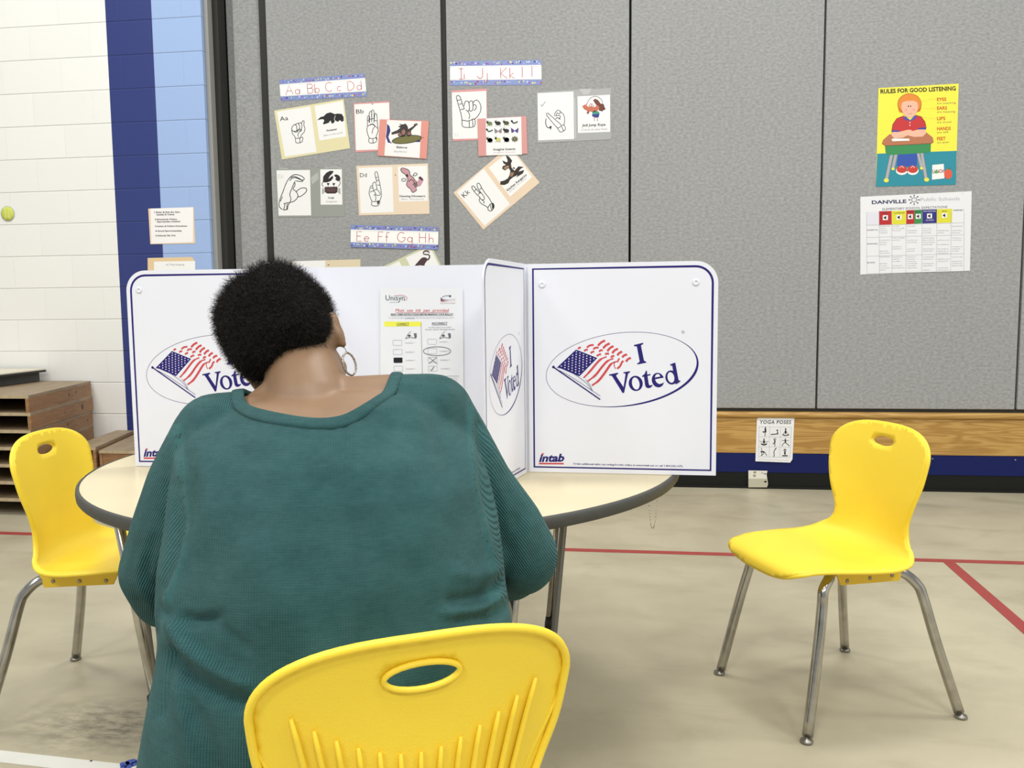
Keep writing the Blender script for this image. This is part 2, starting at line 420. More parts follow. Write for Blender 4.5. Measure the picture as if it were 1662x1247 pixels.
# scuffed dirt by the white line on the left
sp = N(nt, 'ShaderNodeMapping'); sp.inputs['Location'].default_value = (1.38, -2.02, 0); L.new(g.outputs['Position'], sp.inputs[0])
sp2 = N(nt, 'ShaderNodeMapping'); sp2.inputs['Scale'].default_value = (2.6, 5.0, 1); L.new(sp.outputs[0], sp2.inputs[0])
gr = N(nt, 'ShaderNodeTexGradient', gradient_type='SPHERICAL'); L.new(sp2.outputs[0], gr.inputs[0])
n3 = N(nt, 'ShaderNodeTexNoise', i_Scale=14.0, i_Detail=8.0, i_Roughness=.7); L.new(mp.outputs[0], n3.inputs['Vector'])
c3 = N(nt, 'ShaderNodeValToRGB'); L.new(n3.outputs[0], c3.inputs[0]); c3.color_ramp.elements[0].position = .42; c3.color_ramp.elements[1].position = .62
mu = N(nt, 'ShaderNodeMath', operation='MULTIPLY'); L.new(gr.outputs[0], mu.inputs[0]); L.new(c3.outputs[0], mu.inputs[1])
mx2 = N(nt, 'ShaderNodeMix', data_type='RGBA'); L.new(mu.outputs[0], mx2.inputs[0]); L.new(mx.outputs[2], mx2.inputs[6]); mx2.inputs[7].default_value = rgb((96, 90, 76))
L.new(mx2.outputs[2], b.inputs['Base Color'])
rr = N(nt, 'ShaderNodeMapRange', i_3=.24, i_4=.5); L.new(n2.outputs[0], rr.inputs[0]); L.new(rr.outputs[0], b.inputs['Roughness'])
b.inputs['Specular IOR Level'].default_value = .45
bp = N(nt, 'ShaderNodeBump', i_Strength=.06, i_Distance=.004); L.new(n2.outputs[0], bp.inputs['Height']); L.new(bp.outputs[0], b.inputs['Normal'])
RED = mat('red_floor_paint', (158, 62, 60), .38, noise=.14, nscale=12)
WLINE = mat('white_floor_paint', (222, 222, 214), .4, noise=.08, nscale=14)
BPAINT = mat('blue_paint_splash', (52, 78, 168), .4)
mb = MB(); mb.add([(-9, -5.5, 0), (8, -5.5, 0), (8, YP + .3, 0), (-9, YP + .3, 0)], [(0, 1, 2, 3)], FLOOR)
mb.add([(-9, -5.5, -.1), (8, -5.5, -.1), (8, YP + .3, -.1), (-9, YP + .3, -.1)], [(3, 2, 1, 0)], FLOOR)
for i in range(4):
    c_ = [(-9, -5.5), (8, -5.5), (8, YP + .3), (-9, YP + .3)]; p, r_ = c_[i], c_[(i+1) % 4]
    mb.add([(p[0], p[1], -.1), (r_[0], r_[1], -.1), (r_[0], r_[1], 0), (p[0], p[1], 0)], [(0, 1, 2, 3)], FLOOR)
def fquad(pts, m, z): mb.add([(p.x, p.y, z) for p in pts], [range(4)], m)
def band(p, q, wd, m, z, e0=0, e1=0):
    p = Vector(p[:2]); q = Vector(q[:2]); t = (q - p).normalized(); n_ = Vector((-t.y, t.x)) * wd / 2
    p = p - t * e0; q = q + t * e1
    mb.add([(v.x, v.y, z) for v in (p - n_, q - n_, q + n_, p + n_)], [range(4)], m)
a_ = at(0, 866, z=0); b_ = at(1660, 915, z=0)
band((-9, 3.86), (8, 3.78), .05, RED, .0006)
a_ = at(1540, 913, z=0); b_ = at(1660, 1018, z=0)
band(a_, b_, .05, RED, .0009, 0, 2.5)
a_ = at(0, 1228, z=0); b_ = at(246, 1256, z=0)
band(a_, b_, .05, WLINE, .0006, 3, 2.0)
rnd = random.Random(3)
for (px, py, r_) in ((203, 1241, .011), (212, 1238, .012), (219, 1241, .009), (209, 1245, .010), (223, 1237, .006), (200, 1246, .007), (148, 1236, .003)):
    p = at(px, py, z=0); n = 12
    mb.add([(p.x + r_ * math.cos(2*PI*k/n) * rnd.uniform(.8, 1.4), p.y + r_ * math.sin(2*PI*k/n) * rnd.uniform(.8, 1.3), .0012) for k in range(n)], [range(n)], BPAINT if r_ > .004 else BASE)
fl = mb.build('floor'); tag(fl, 'worn beige gym floor with red and white painted lines', kind='structure')

# torn white patch on the black baseboard
def draw_patch(p):
    p.poly([(-50, 1035), (235, 1035), (232, 1090), (246, 1110), (228, 1165), (-50, 1165)], (188, 184, 164))
    p.ell(45, 940, 22, 18, (150, 146, 120)); p.ell(40, 990, 24, 20, (160, 156, 130))
    p.ell(200, 962, 16, 9, (80, 78, 66), rot=-.4); p.ell(160, 950, 22, 12, (190, 186, 165)); p.ell(205, 1080, 20, 12, (150, 140, 110))
sheet('torn_wall_patch', YP - .037, (1220, 665, 9.2375), [(-50, 912), (235, 918), (222, 975), (240, 1090), (228, 1165), (-50, 1160)], (226, 224, 212),
      'torn off-white patch stuck on the black baseboard below the yoga sheet', 'patch', draw_patch, .004)

# ================================================================ LAMINATED SHEETS ON THE PARTITION
K = (28, 26, 28); YW = YP - .001
def arc(cx, cy, rx, ry, a0, a1, n=10):
    return [(cx + rx * math.cos(math.radians(a0 + (a1-a0) * i / n)), cy + ry * math.sin(math.radians(a0 + (a1-a0) * i / n))) for i in range(n + 1)]
BS = {  # simple printed alphabet, strokes in a box 0..w, y up
 'A': (.8, [[(0, 0), (.4, 1), (.8, 0)], [(.15, .38), (.65, .38)]]),
 'a': (.5, [arc(.25, .25, .25, .25, 0, 360, 16), [(.5, .5), (.5, 0)]]),
 'B': (.6, [[(0, 0), (0, 1)], [(0, 1)] + arc(.33, .77, .25, .23, 90, -90) + [(0, .54)] + arc(.35, .27, .27, .27, 90, -90) + [(0, 0)]]),
 'b': (.5, [[(0, 1), (0, 0)], arc(.25, .25, .25, .25, 0, 360, 16)]),
 'C': (.8, [arc(.42, .5, .42, .5, 48, 312, 16)]),
 'c': (.45, [arc(.25, .25, .25, .25, 48, 312, 12)]),
 'D': (.7, [[(0, 0), (0, 1)] + arc(.2, .5, .5, .5, 90, -90, 14) + [(0, 0)]]),
 'd': (.5, [arc(.25, .25, .25, .25, 0, 360, 16), [(.5, 1), (.5, 0)]]),
 'E': (.5, [[(.5, 1), (0, 1), (0, 0), (.5, 0)], [(0, .52), (.42, .52)]]),
 'e': (.5, [[(0, .26), (.5, .26)] + arc(.25, .25, .25, .25, 0, 320, 14)]),
 'F': (.5, [[(.5, 1), (0, 1), (0, 0)], [(0, .52), (.42, .52)]]),
 'f': (.4, [arc(.28, .85, .14, .15, 20, 180, 6) + [(.14, 0)], [(0, .5), (.32, .5)]]),
 'G': (.85, [arc(.42, .5, .42, .5, 48, 340, 16) + [(.84, .45), (.5, .45)]]),
 'g': (.5, [arc(.25, .25, .25, .25, 0, 360, 16), [(.5, .5), (.5, -.2)] + arc(.27, -.2, .23, .2, 0, -150, 8)]),
 'H': (.65, [[(0, 0), (0, 1)], [(.65, 0), (.65, 1)], [(0, .52), (.65, .52)]]),
 'h': (.45, [[(0, 0), (0, 1)], [(0, .3)] + arc(.22, .3, .22, .2, 180, 0, 8) + [(.44, 0)]]),
 'I': (.4, [[(.2, 0), (.2, 1)], [(0, 1), (.4, 1)], [(0, 0), (.4, 0)]]),
 'i': (.1, [[(.05, 0), (.05, .5)], [(.05, .66), (.05, .7)]]),
 'J': (.5, [[(.5, 1), (.5, .25)] + arc(.25, .25, .25, .25, 0, -180, 8)]),
 'j': (.25, [[(.25, .5), (.25, -.2)] + arc(.08, -.2, .17, .2, 0, -150, 8), [(.25, .66), (.25, .7)]]),
 'K': (.6, [[(0, 0), (0, 1)], [(.55, 1), (.0, .45), (.6, 0)]]),
 'k': (.4, [[(0, 0), (0, 1)], [(.35, .5), (0, .22), (.4, 0)]]),
 'L': (.5, [[(0, 1), (0, 0), (.5, 0)]]), 'l': (.1, [[(.05, 0), (.05, 1)]]),
}
def bs(p, ch, x, y, h, c, wd, ang=0.0):
    for st in BS[ch][1]:
        q_ = [(a * h, -b * h) for a, b in st]
        p.line([(x + a * math.cos(ang) - b * math.sin(ang), y + a * math.sin(ang) + b * math.cos(ang)) for a, b in q_], wd, c, 2)

def banner(TL, TR, BR, BL, letters, seed):
    """alphabet strip: blue flowery border above and below a white band"""
    def f(p):
        def P(u, v):
            a = (TL[0] + (TR[0]-TL[0])*u, TL[1] + (TR[1]-TL[1])*u); b2 = (BL[0] + (BR[0]-BL[0])*u, BL[1] + (BR[1]-BL[1])*u)
            return (a[0] + (b2[0]-a[0])*v, a[1] + (b2[1]-a[1])*v)
        p.poly([P(0, .2), P(1, .2), P(1, .78), P(0, .78)], (246, 246, 244))
        r = random.Random(seed); hh = math.hypot(BL[0]-TL[0], BL[1]-TL[1]); ang = math.atan2(TR[1]-TL[1], TR[0]-TL[0])
        cols = [(214, 216, 104), (178, 70, 92), (190, 214, 232), (150, 96, 170), (228, 226, 150), (70, 60, 130), (120, 180, 190)]
        for v0 in (.1, .89):
            for i in range(34):
                u = (i + .5 + r.uniform(-.3, .3)) / 34; c = cols[r.randrange(7)]; x, y = P(u, v0 + r.uniform(-.05, .05))
                p.ell(x, y, hh * r.uniform(.022, .05), hh * r.uniform(.022, .05), c, 1, seg=7)
        for ch, u, v in letters:
            x, y = P(u, v); bs(p, ch, x, y, hh * .43, (186, 62, 74), hh * .026, ang)
        for t in (.25, .74): p.line([P(0, t), P(1, t)], hh * .006, (200, 214, 230), 1)
    return f
C1 = (420, 80, 5.194); C2 = (420, 250, 5.194); C3 = (710, 80, 4.156); C4 = (1380, 120, 3.667)
BORD = (128, 140, 198)
Q = [(172, 262), (893, 203), (911, 397), (187, 437)]
sheet('alphabet_strip', YW, C1, Q, BORD, 'blue-bordered alphabet strip reading Aa Bb Cc Dd at upper left', 'poster',
      banner(*Q, [('A', .065, .71), ('a', .175, .71), ('B', .32, .71), ('b', .405, .71), ('C', .53, .69), ('c', .665, .69), ('D', .79, .70), ('d', .895, .70)], 1), group='alphabet strips')
Q = [(778, 600), (1517, 618), (1512, 808), (775, 785)]
sheet('alphabet_strip', YW, C2, Q, BORD, 'blue-bordered alphabet strip reading Ee Ff Gg Hh above the booth', 'poster',
      banner(*Q, [('E', .07, .72), ('e', .155, .72), ('F', .315, .71), ('f', .395, .71), ('G', .535, .70), ('g', .65, .69), ('H', .785, .70), ('h', .895, .70)], 2), lift=.004, group='alphabet strips')
Q = [(85, 82), (700, 72), (703, 240), (85, 245)]
sheet('alphabet_strip', YW, C3, Q, BORD, 'blue-bordered alphabet strip reading Ii Jj Kk Ll with a glare spot', 'poster',
      banner(*Q, [('I', .10, .74), ('i', .15, .74), ('J', .30, .72), ('j', .38, .71), ('K', .555, .72), ('k', .655, .72), ('l', .785, .69), ('l', .89, .67)], 3), group='alphabet strips')

def lines(p, L_, wd=5, c=K, layer=2, smooth=4):
    for s_ in L_: p.line(s_, wd, c, layer, smooth=smooth)
# --- Aa / anteater
def d_aa(p):
    p.poly([(152, 527), (436, 483), (487, 865), (222, 906)], PAPER); p.poly([(470, 478), (708, 436), (738, 735), (511, 770)], PAPER)
    p.text('Aa', (180, 606), (250, 596), 36, K)
    lines(p, [[(282, 655), (300, 636), (316, 640), (322, 672), (316, 690), (290, 690), (278, 676), (282, 655)],
              [(305, 640), (322, 626), (338, 632), (345, 660), (336, 686), (322, 690)],
              [(330, 628), (350, 620), (362, 630), (362, 670), (346, 690)],
              [(360, 628), (372, 604), (384, 610), (380, 640), (390, 668), (382, 700), (360, 722), (352, 746)],
              [(278, 676), (284, 710), (300, 730), (310, 750)], [(318, 690), (340, 674), (362, 684), (340, 700), (330, 722), (336, 740)],
              [(310, 750), (314, 786), (340, 790), (366, 778), (370, 742), (340, 750), (310, 752)], [(346, 750), (348, 786)], [(290, 690), (310, 700), (330, 694)]])
    p.poly([(492, 600), (520, 572), (548, 565), (570, 542), (604, 532), (630, 542), (640, 548), (664, 542), (700, 546), (716, 572), (716, 606), (700, 612),
            (684, 598), (668, 612), (652, 606), (640, 592), (640, 612), (624, 628), (612, 622), (606, 600), (588, 622), (566, 628), (552, 634), (540, 628), (552, 606), (548, 592), (528, 590)], K)
    p.line([(646, 560), (636, 590), (648, 606)], 5, (210, 210, 208), 2)
    p.text('Anteater', (570, 694), (662, 680), 16, K, bold=.02); p.text('(Eats in the yard)', (548, 734), (706, 708), 13, (150, 150, 160))
sheet('letter_sheet', YW, C1, [(130, 518), (715, 420), (770, 835), (195, 930)], (226, 218, 174), 'pale yellow letter sheet Aa with a black anteater picture', 'poster', d_aa, group='sign alphabet sheets')
def d_bb(p):
    p.poly([(806, 465), (1098, 450), (1110, 842), (820, 852)], PAPER)
    p.text('Bb', (822, 544), (886, 540), 36, K)
    lines(p, [[(918, 640), (916, 580), (924, 562), (934, 570), (934, 620)], [(930, 620), (932, 540), (944, 524), (952, 536), (952, 616)],
              [(952, 616), (952, 526), (962, 514), (972, 528), (972, 616)], [(972, 620), (978, 548), (990, 544), (996, 560), (1002, 640), (1006, 690), (992, 730), (990, 760)],
              [(918, 640), (912, 680), (920, 720), (932, 748)], [(920, 650), (950, 632), (985, 650), (1000, 668)], [(940, 640), (962, 630), (978, 650), (962, 676), (956, 712)],
              [(930, 750), (928, 780), (950, 792), (988, 782), (994, 745), (960, 754), (930, 750)], [(962, 756), (964, 790)], [(918, 600), (934, 602)], [(934, 590), (952, 590)], [(954, 586), (972, 586)], [(976, 600), (996, 604)]])
    p.ell(958, 462, 8, 5, (150, 148, 148))
sheet('letter_sheet', YW, C1, [(798, 455), (1103, 437), (1120, 852), (813, 870)], (214, 152, 150), 'pink-edged letter sheet Bb with a flat hand drawing', 'poster', d_bb, group='sign alphabet sheets')
def d_bal(p):
    p.poly([(1083, 598), (1372, 610), (1357, 918), (1060, 897)], PAPER)
    p.poly([(1083, 630), (1104, 650), (1112, 690), (1094, 740), (1110, 780), (1128, 796), (1090, 788), (1074, 740), (1080, 690)], (52, 52, 120))
    p.poly([(1280, 782), (1364, 756), (1362, 784)], (52, 52, 120))
    p.ell(1250, 762, 125, 32, (116, 112, 62), 2, rot=-.13); p.ell(1250, 762, 125, 32, K, 3, rot=-.13, wd=5)
    p.poly([(1120, 704), (1170, 684), (1196, 664), (1176, 652), (1200, 644), (1184, 630), (1215, 636), (1240, 628), (1256, 650), (1262, 676), (1310, 646), (1308, 632), (1342, 634), (1322, 652), (1284, 690),
            (1290, 722), (1262, 740), (1246, 722), (1220, 740), (1178, 736), (1172, 716), (1196, 704), (1150, 716), (1122, 722)], (60, 48, 46), 3)
    p.ell(1222, 700, 16, 22, (150, 110, 96), 4); p.ell(1270, 712, 16, 14, (140, 98, 90), 4); p.ell(1192, 722, 16, 12, (140, 98, 90), 4); p.ell(1330, 634, 12, 9, (120, 84, 70), 4)
    p.text('Balance', (1163, 834), (1252, 838), 17, K, bold=.02); p.text('(Equilibrio)', (1140, 868), (1248, 872), 13, (150, 150, 160))
    p.ell(1388, 746, 4, 4, K)
sheet('picture_sheet', YW, C1, [(1022, 592), (1435, 605), (1415, 925), (1003, 898)], (222, 148, 136), 'salmon picture sheet of a dark animal surfing, titled Balance', 'poster', d_bal, lift=.004, group='sign alphabet sheets')
def d_c(p):
    p.poly([(150, 138), (432, 135), (442, 518), (168, 520)], PAPER); p.poly([(518, 130), (700, 128), (705, 427), (522, 428)], PAPER)
    p.text('Cc', (164, 205), (208, 200), 32, (200, 200, 202))
    lines(p, [[(200, 470), (172, 440), (180, 380), (200, 330), (226, 260), (252, 212), (290, 178), (330, 176), (366, 190), (384, 208), (376, 220), (350, 216), (310, 200), (280, 206), (262, 226)],
              [(270, 200), (300, 190), (340, 206), (372, 228), (350, 232), (308, 226)], [(302, 232), (306, 262), (290, 296), (310, 312), (330, 344), (322, 376), (290, 402), (262, 410), (246, 440), (240, 468), (206, 472)],
              [(316, 318), (350, 292), (384, 286), (404, 296), (400, 318), (374, 344), (346, 360), (326, 362)], [(262, 410), (272, 380), (262, 340), (276, 300), (300, 240)], [(210, 420), (240, 412), (262, 412)], [(222, 420), (212, 470)], [(182, 400), (200, 360)], [(240, 418), (236, 466)]], 6)
    p.poly([(540, 236), (544, 190), (570, 158), (602, 142), (632, 144), (622, 164), (600, 186), (586, 210), (606, 196), (624, 182), (628, 204), (608, 228), (576, 240), (552, 240)], (42, 32, 34))
    p.poly([(636, 176), (656, 172), (680, 184), (690, 208), (682, 228), (664, 230), (644, 214), (654, 200), (640, 190)], (42, 32, 34))
    lines(p, [[(545, 236), (532, 256), (546, 276)], [(684, 226), (686, 250), (672, 274)]], 5); p.line([(584, 252), (584, 274)], 4, K); p.line([(632, 252), (632, 274)], 4, K)
    p.poly([(572, 246), (598, 246), (590, 262), (580, 262)], K); p.poly([(620, 246), (646, 246), (638, 262), (626, 262)], K)
    p.poly([(556, 278), (664, 276), (660, 324), (644, 334), (576, 334), (560, 322)], (58, 40, 40))
    p.poly([(568, 288), (652, 286), (650, 318), (572, 320)], (86, 62, 60), 2)
    for i in range(4):
        p.line([(560, 290 + i*9), (538, 292 + i*13), (540, 304 + i*12)], 4, K); p.line([(660, 290 + i*9), (686, 292 + i*13), (684, 304 + i*12)], 4, K)
    p.text('Crab', (584, 378), (636, 377), 16, K, bold=.02); p.text('(Cangrejo)', (568, 408), (660, 407), 14, (160, 160, 164))
    p.line([(170, 122), (245, 122)], 3, (225, 227, 228)); p.line([(560, 118), (640, 110), (700, 118)], 3, (225, 227, 228)); p.poly([(440, 200), (500, 150), (505, 210), (450, 260)], (176, 179, 175))
sheet('letter_sheet', YW, C2, [(135, 125), (722, 118), (728, 528), (160, 535)], (152, 155, 149), 'grey laminated letter sheet with a curved hand and a crab', 'poster', d_c, group='sign alphabet sheets')
def d_dd(p):
    p.poly([(842, 118), (1125, 108), (1137, 490), (860, 500)], PAPER); p.poly([(1172, 105), (1418, 98), (1425, 396), (1184, 402)], PAPER)
    p.text('Dd', (854, 196), (912, 194), 34, K)
    lines(p, [[(996, 240), (980, 170), (988, 150), (1000, 158), (1014, 220), (1028, 290), (1034, 350), (1022, 390), (1018, 398)], [(962, 270), (962, 250), (978, 236), (988, 250), (998, 300)],
              [(936, 300), (944, 274), (958, 270), (970, 310)], [(936, 300), (930, 330), (942, 370), (954, 400)], [(940, 324), (962, 312), (984, 330), (970, 352)], [(970, 310), (990, 300), (1010, 312), (1024, 340), (1006, 350), (984, 340)],
              [(984, 345), (988, 370), (984, 396)], [(954, 400), (952, 430), (984, 440), (1012, 430), (1020, 396), (984, 402), (954, 400)], [(984, 200), (1004, 196)], [(992, 224), (1012, 222)], [(998, 262), (1020, 264)], [(946, 286), (960, 290)]])
    p.poly([(998, 400), (1018, 396), (1012, 420), (1000, 426)], K, 3)
    PK = (200, 152, 160)
    p.poly([(1196, 130), (1210, 118), (1236, 124), (1258, 132), (1272, 150), (1276, 176), (1300, 196), (1322, 226), (1336, 240), (1346, 218), (1348, 196), (1366, 190), (1386, 206), (1388, 226), (1376, 250), (1362, 272), (1342, 276),
            (1328, 284), (1334, 300), (1310, 322), (1292, 320), (1280, 296), (1262, 282), (1246, 262), (1250, 236), (1258, 214), (1240, 180), (1226, 166), (1206, 152)], PK)
    lines(p, [[(1196, 130), (1210, 118), (1236, 124), (1258, 132), (1272, 150), (1276, 176), (1300, 196), (1322, 226), (1336, 240)], [(1196, 130), (1206, 152), (1226, 166), (1240, 180), (1258, 214), (1250, 236), (1246, 262), (1262, 282), (1280, 296), (1292, 320), (1310, 322), (1334, 300)],
              [(1300, 182), (1318, 160), (1336, 170), (1320, 184), (1300, 182)], [(1250, 216), (1226, 208), (1206, 214), (1214, 230), (1244, 224)], [(1262, 232), (1290, 216), (1312, 240), (1300, 262)]], 5, K, 3)
    p.poly([(1346, 200), (1360, 188), (1390, 222), (1372, 222)], (52, 36, 40), 3); p.poly([(1308, 250), (1330, 236), (1340, 262), (1326, 288), (1312, 276)], (110, 102, 104), 3); p.poly([(1236, 178), (1256, 168), (1262, 190), (1246, 196)], (52, 36, 40), 3)
    p.text('Dancing Dinosaurs', (1188, 364), (1404, 362), 16, K, bold=.02); p.text('(Baile  Dinosaurio)', (1200, 388), (1392, 386), 13, (170, 170, 176))
    p.ell(1152, 178, 6, 6, (170, 130, 110))
sheet('letter_sheet', YW, C2, [(822, 100), (1427, 80), (1440, 505), (845, 518)], (232, 212, 188), 'peach letter sheet Dd with a pink dancing dinosaur', 'poster', d_dd, group='sign alphabet sheets')
def d_tan(p): p.poly([(285, 905), (560, 897), (560, 1290), (285, 1290)], PAPER); p.ell(588, 936, 8, 5, (140, 110, 80))
sheet('letter_sheet', YW, C2, [(270, 905), (857, 888), (857, 1300), (270, 1310)], (222, 208, 178), 'tan sheet whose top edge shows above the booth behind the hair', 'poster', d_tan, group='sign alphabet sheets')
C6 = (600, 400, 12.785)
def d_fl(p):
    p.poly([(752, 232), (1130, 60), (1290, 90), (1500, 520), (1000, 760)], PAPER); p.poly([(610, 305), (330, 440), (700, 1150), (960, 1000)], PAPER)
    FL = (74, 52, 60)
    p.poly([(920, 418), (960, 370), (1030, 290), (1080, 238), (1130, 226), (1180, 238), (1200, 262), (1190, 300), (1140, 370), (1145, 420), (1120, 520), (1100, 520), (1095, 400), (1030, 392), (960, 430)], FL, 2)
    p.line([(1200, 290), (1240, 240), (1245, 195), (1215, 170), (1160, 170), (1120, 160), (1115, 120), (1150, 98), (1200, 96), (1235, 120), (1235, 145)], [26, 28, 28, 26, 24, 24, 26, 30, 34, 22, 10] * 8, FL, 3)
    p.line([(1120, 420), (1140, 760)], 12, FL, 2); p.line([(1090, 420), (1085, 760)], 12, FL, 2)
    p.ell(1190, 112, 12, 12, (190, 150, 120), 4)
sheet('letter_sheet', YW, C6, [(-31, 566), (1265, -53), (1700, 860), (400, 1480)], (206, 208, 176), 'tilted pale green sheet with a dark flamingo, half behind the booth', 'poster', d_fl, group='sign alphabet sheets')
def d_i(p):
    p.poly([(97, 292), (329, 281), (333, 600), (103, 606)], PAPER)
    lines(p, [[(140, 370), (128, 322), (142, 312), (156, 328), (166, 362), (174, 384), (182, 402)], [(140, 370), (150, 404), (160, 440), (166, 478)], [(180, 384), (186, 356), (202, 350), (212, 362), (216, 400), (206, 418), (190, 408)],
              [(212, 362), (226, 348), (238, 356), (240, 400), (228, 418), (214, 412)], [(240, 362), (256, 344), (276, 350), (292, 380), (290, 420), (268, 456), (246, 474)], [(238, 380), (256, 374), (262, 396), (246, 414)],
              [(206, 420), (218, 446), (212, 470)], [(166, 478), (170, 520), (210, 528), (250, 518), (250, 470), (210, 484), (166, 478)], [(214, 486), (216, 526)], [(136, 346), (156, 340)], [(146, 372), (168, 366)], [(156, 408), (182, 402)], [(236, 476), (240, 520)]], 4.5)
    p.text('Ii', (116, 590), (140, 589), 26, (222, 222, 226))
sheet('letter_sheet', YW, C3, [(97, 278), (333, 265), (338, 610), (105, 620)], (212, 148, 148), 'pink-edged letter sheet with a raised little finger drawing', 'poster', d_i, group='sign alphabet sheets')
def d_ins(p):
    p.poly([(327, 468), (565, 457), (570, 712), (330, 717)], PAPER)
    cl = [(116, 136, 84), (40, 38, 40), (70, 84, 48), (64, 60, 56), (52, 96, 84), (140, 128, 136), (46, 42, 46), (88, 66, 140), (60, 56, 50), (206, 206, 110), (38, 36, 38), (104, 100, 70)]
    k = 0
    for r in range(3):
        for c in range(4):
            x = 354 + c * 56; y = 502 + r * 52 - c * 1.5 + (6 if r == 2 else 0); co = cl[k]
            if k in (5, 7):
                for sg in (-1, 1):
                    p.poly([(x, y), (x + sg*26, y - 20), (x + sg*24, y + 4), (x + sg*20, y + 18), (x + sg*4, y + 8)], co, 2)
            elif k in (3, 4):
                p.line([(x - 20, y - 12), (x - 8, y + 2), (x + 8, y - 2), (x + 20, y - 8)], 9, co, 2, smooth=4); p.ell(x - 20, y - 12, 7, 7, co, 2)
            elif k == 11:
                for a in range(0, 360, 45): p.ell(x + 14 * math.cos(math.radians(a)), y + 12 * math.sin(math.radians(a)), 10, 5, co, 2, rot=math.radians(a))
            else:
                p.ell(x, y, 18, 13, co, 2); p.ell(x - 16, y - 8, 8, 7, K, 3)
                for a in (-1, 0, 1): p.line([(x + a*10, y + 8), (x + a*16, y + 20)], 3, K, 2)
                p.line([(x - 18, y - 12), (x - 24, y - 22)], 2.5, K, 2); p.line([(x - 14, y - 14), (x - 10, y - 24)], 2.5, K, 2)
            if k in (8, 10): p.ell(x + 2, y + 4, 17, 15, co, 2)
            k += 1
    p.text('Imagine Insects', (378, 684), (526, 680), 15, K, bold=.02); p.text('(Imaginar insectos)', (378, 702), (526, 698), 10, (210, 180, 190))
sheet('picture_sheet', YW, C3, [(270, 470), (600, 452), (608, 705), (278, 722)], (214, 150, 146), 'pink picture sheet of twelve small insects, titled Imagine Insects', 'poster', d_ins, lift=.004, group='sign alphabet sheets')
def d_j(p):
    p.poly([(675, 297), (917, 285), (922, 605), (680, 615)], PAPER); p.poly([(945, 318), (1163, 307), (1165, 557), (948, 565)], PAPER)
    p.line([(697, 372), (706, 384), (728, 352)], 3, (90, 90, 92), smooth=3)
    lines(p, [[(738, 448), (736, 434), (748, 434), (780, 462), (806, 486)], [(738, 448), (764, 480), (790, 510), (810, 532)], [(790, 452), (794, 430), (812, 412), (830, 420), (824, 436), (808, 430), (800, 448)],
              [(826, 420), (850, 440), (858, 470), (856, 500), (850, 512)], [(800, 452), (818, 446), (830, 456), (818, 472)], [(796, 470), (812, 462), (830, 474)], [(806, 486), (820, 496), (838, 516)], [(810, 532), (828, 558), (850, 552), (864, 536), (850, 510), (822, 528), (810, 532)], [(838, 522), (852, 552)]], 4)
    p.line([(733, 468), (730, 500), (742, 528), (762, 530)], 5, K, smooth=4); p.poly([(754, 522), (772, 516), (764, 546)], K)
    p.line([(1006, 372), (1030, 332), (1070, 318), (1106, 340), (1118, 380)], 3, K, smooth=5)
    p.poly([(1050, 344), (1064, 334), (1084, 344), (1100, 366), (1122, 372), (1130, 400), (1112, 420), (1090, 414), (1082, 388), (1062, 364)], (110, 58, 44), 2)
    p.poly([(976, 384), (1000, 372), (1030, 366), (1072, 372), (1094, 392), (1080, 416), (1050, 424), (1010, 416), (988, 404)], (196, 110, 84), 3)
    p.ell(1022, 378, 15, 10, (240, 240, 240), 4); p.ell(1056, 380, 15, 10, (240, 240, 240), 4); p.ell(1026, 380, 4, 4, K, 4); p.ell(1052, 382, 4, 4, K, 4)
    p.poly([(1044, 424), (1060, 414), (1090, 422), (1094, 440), (1046, 444)], (60, 150, 130), 3); p.poly([(1042, 440), (1092, 436), (1088, 458), (1066, 462), (1044, 452)], (52, 52, 140), 4)
    p.ell(1016, 426, 8, 12, (150, 80, 60), 2, rot=.5); p.line([(1056, 460), (1060, 484)], 4, (150, 110, 90), 2); p.line([(1078, 458), (1080, 486)], 4, (150, 110, 90), 2); p.ell(1124, 402, 9, 8, (92, 40, 34), 3)
    p.text("Jedi Jump Rope", (974, 522), (1134, 516), 18, K, bold=.02, shear=.2); p.text('(Cuerda de saltar Rojo)', (970, 550), (1146, 544), 14, (150, 150, 160))
    p.line([(925, 330), (932, 600)], 3, (222, 222, 222)); p.poly([(955, 268), (1040, 266), (1020, 305), (985, 306)], (186, 188, 188))
sheet('letter_sheet', YW, C3, [(672, 290), (940, 272), (1170, 262), (1172, 608), (675, 632)], (168, 169, 169), 'grey laminated sheet with a hooked hand and a jump rope child', 'poster', d_j, group='sign alphabet sheets')
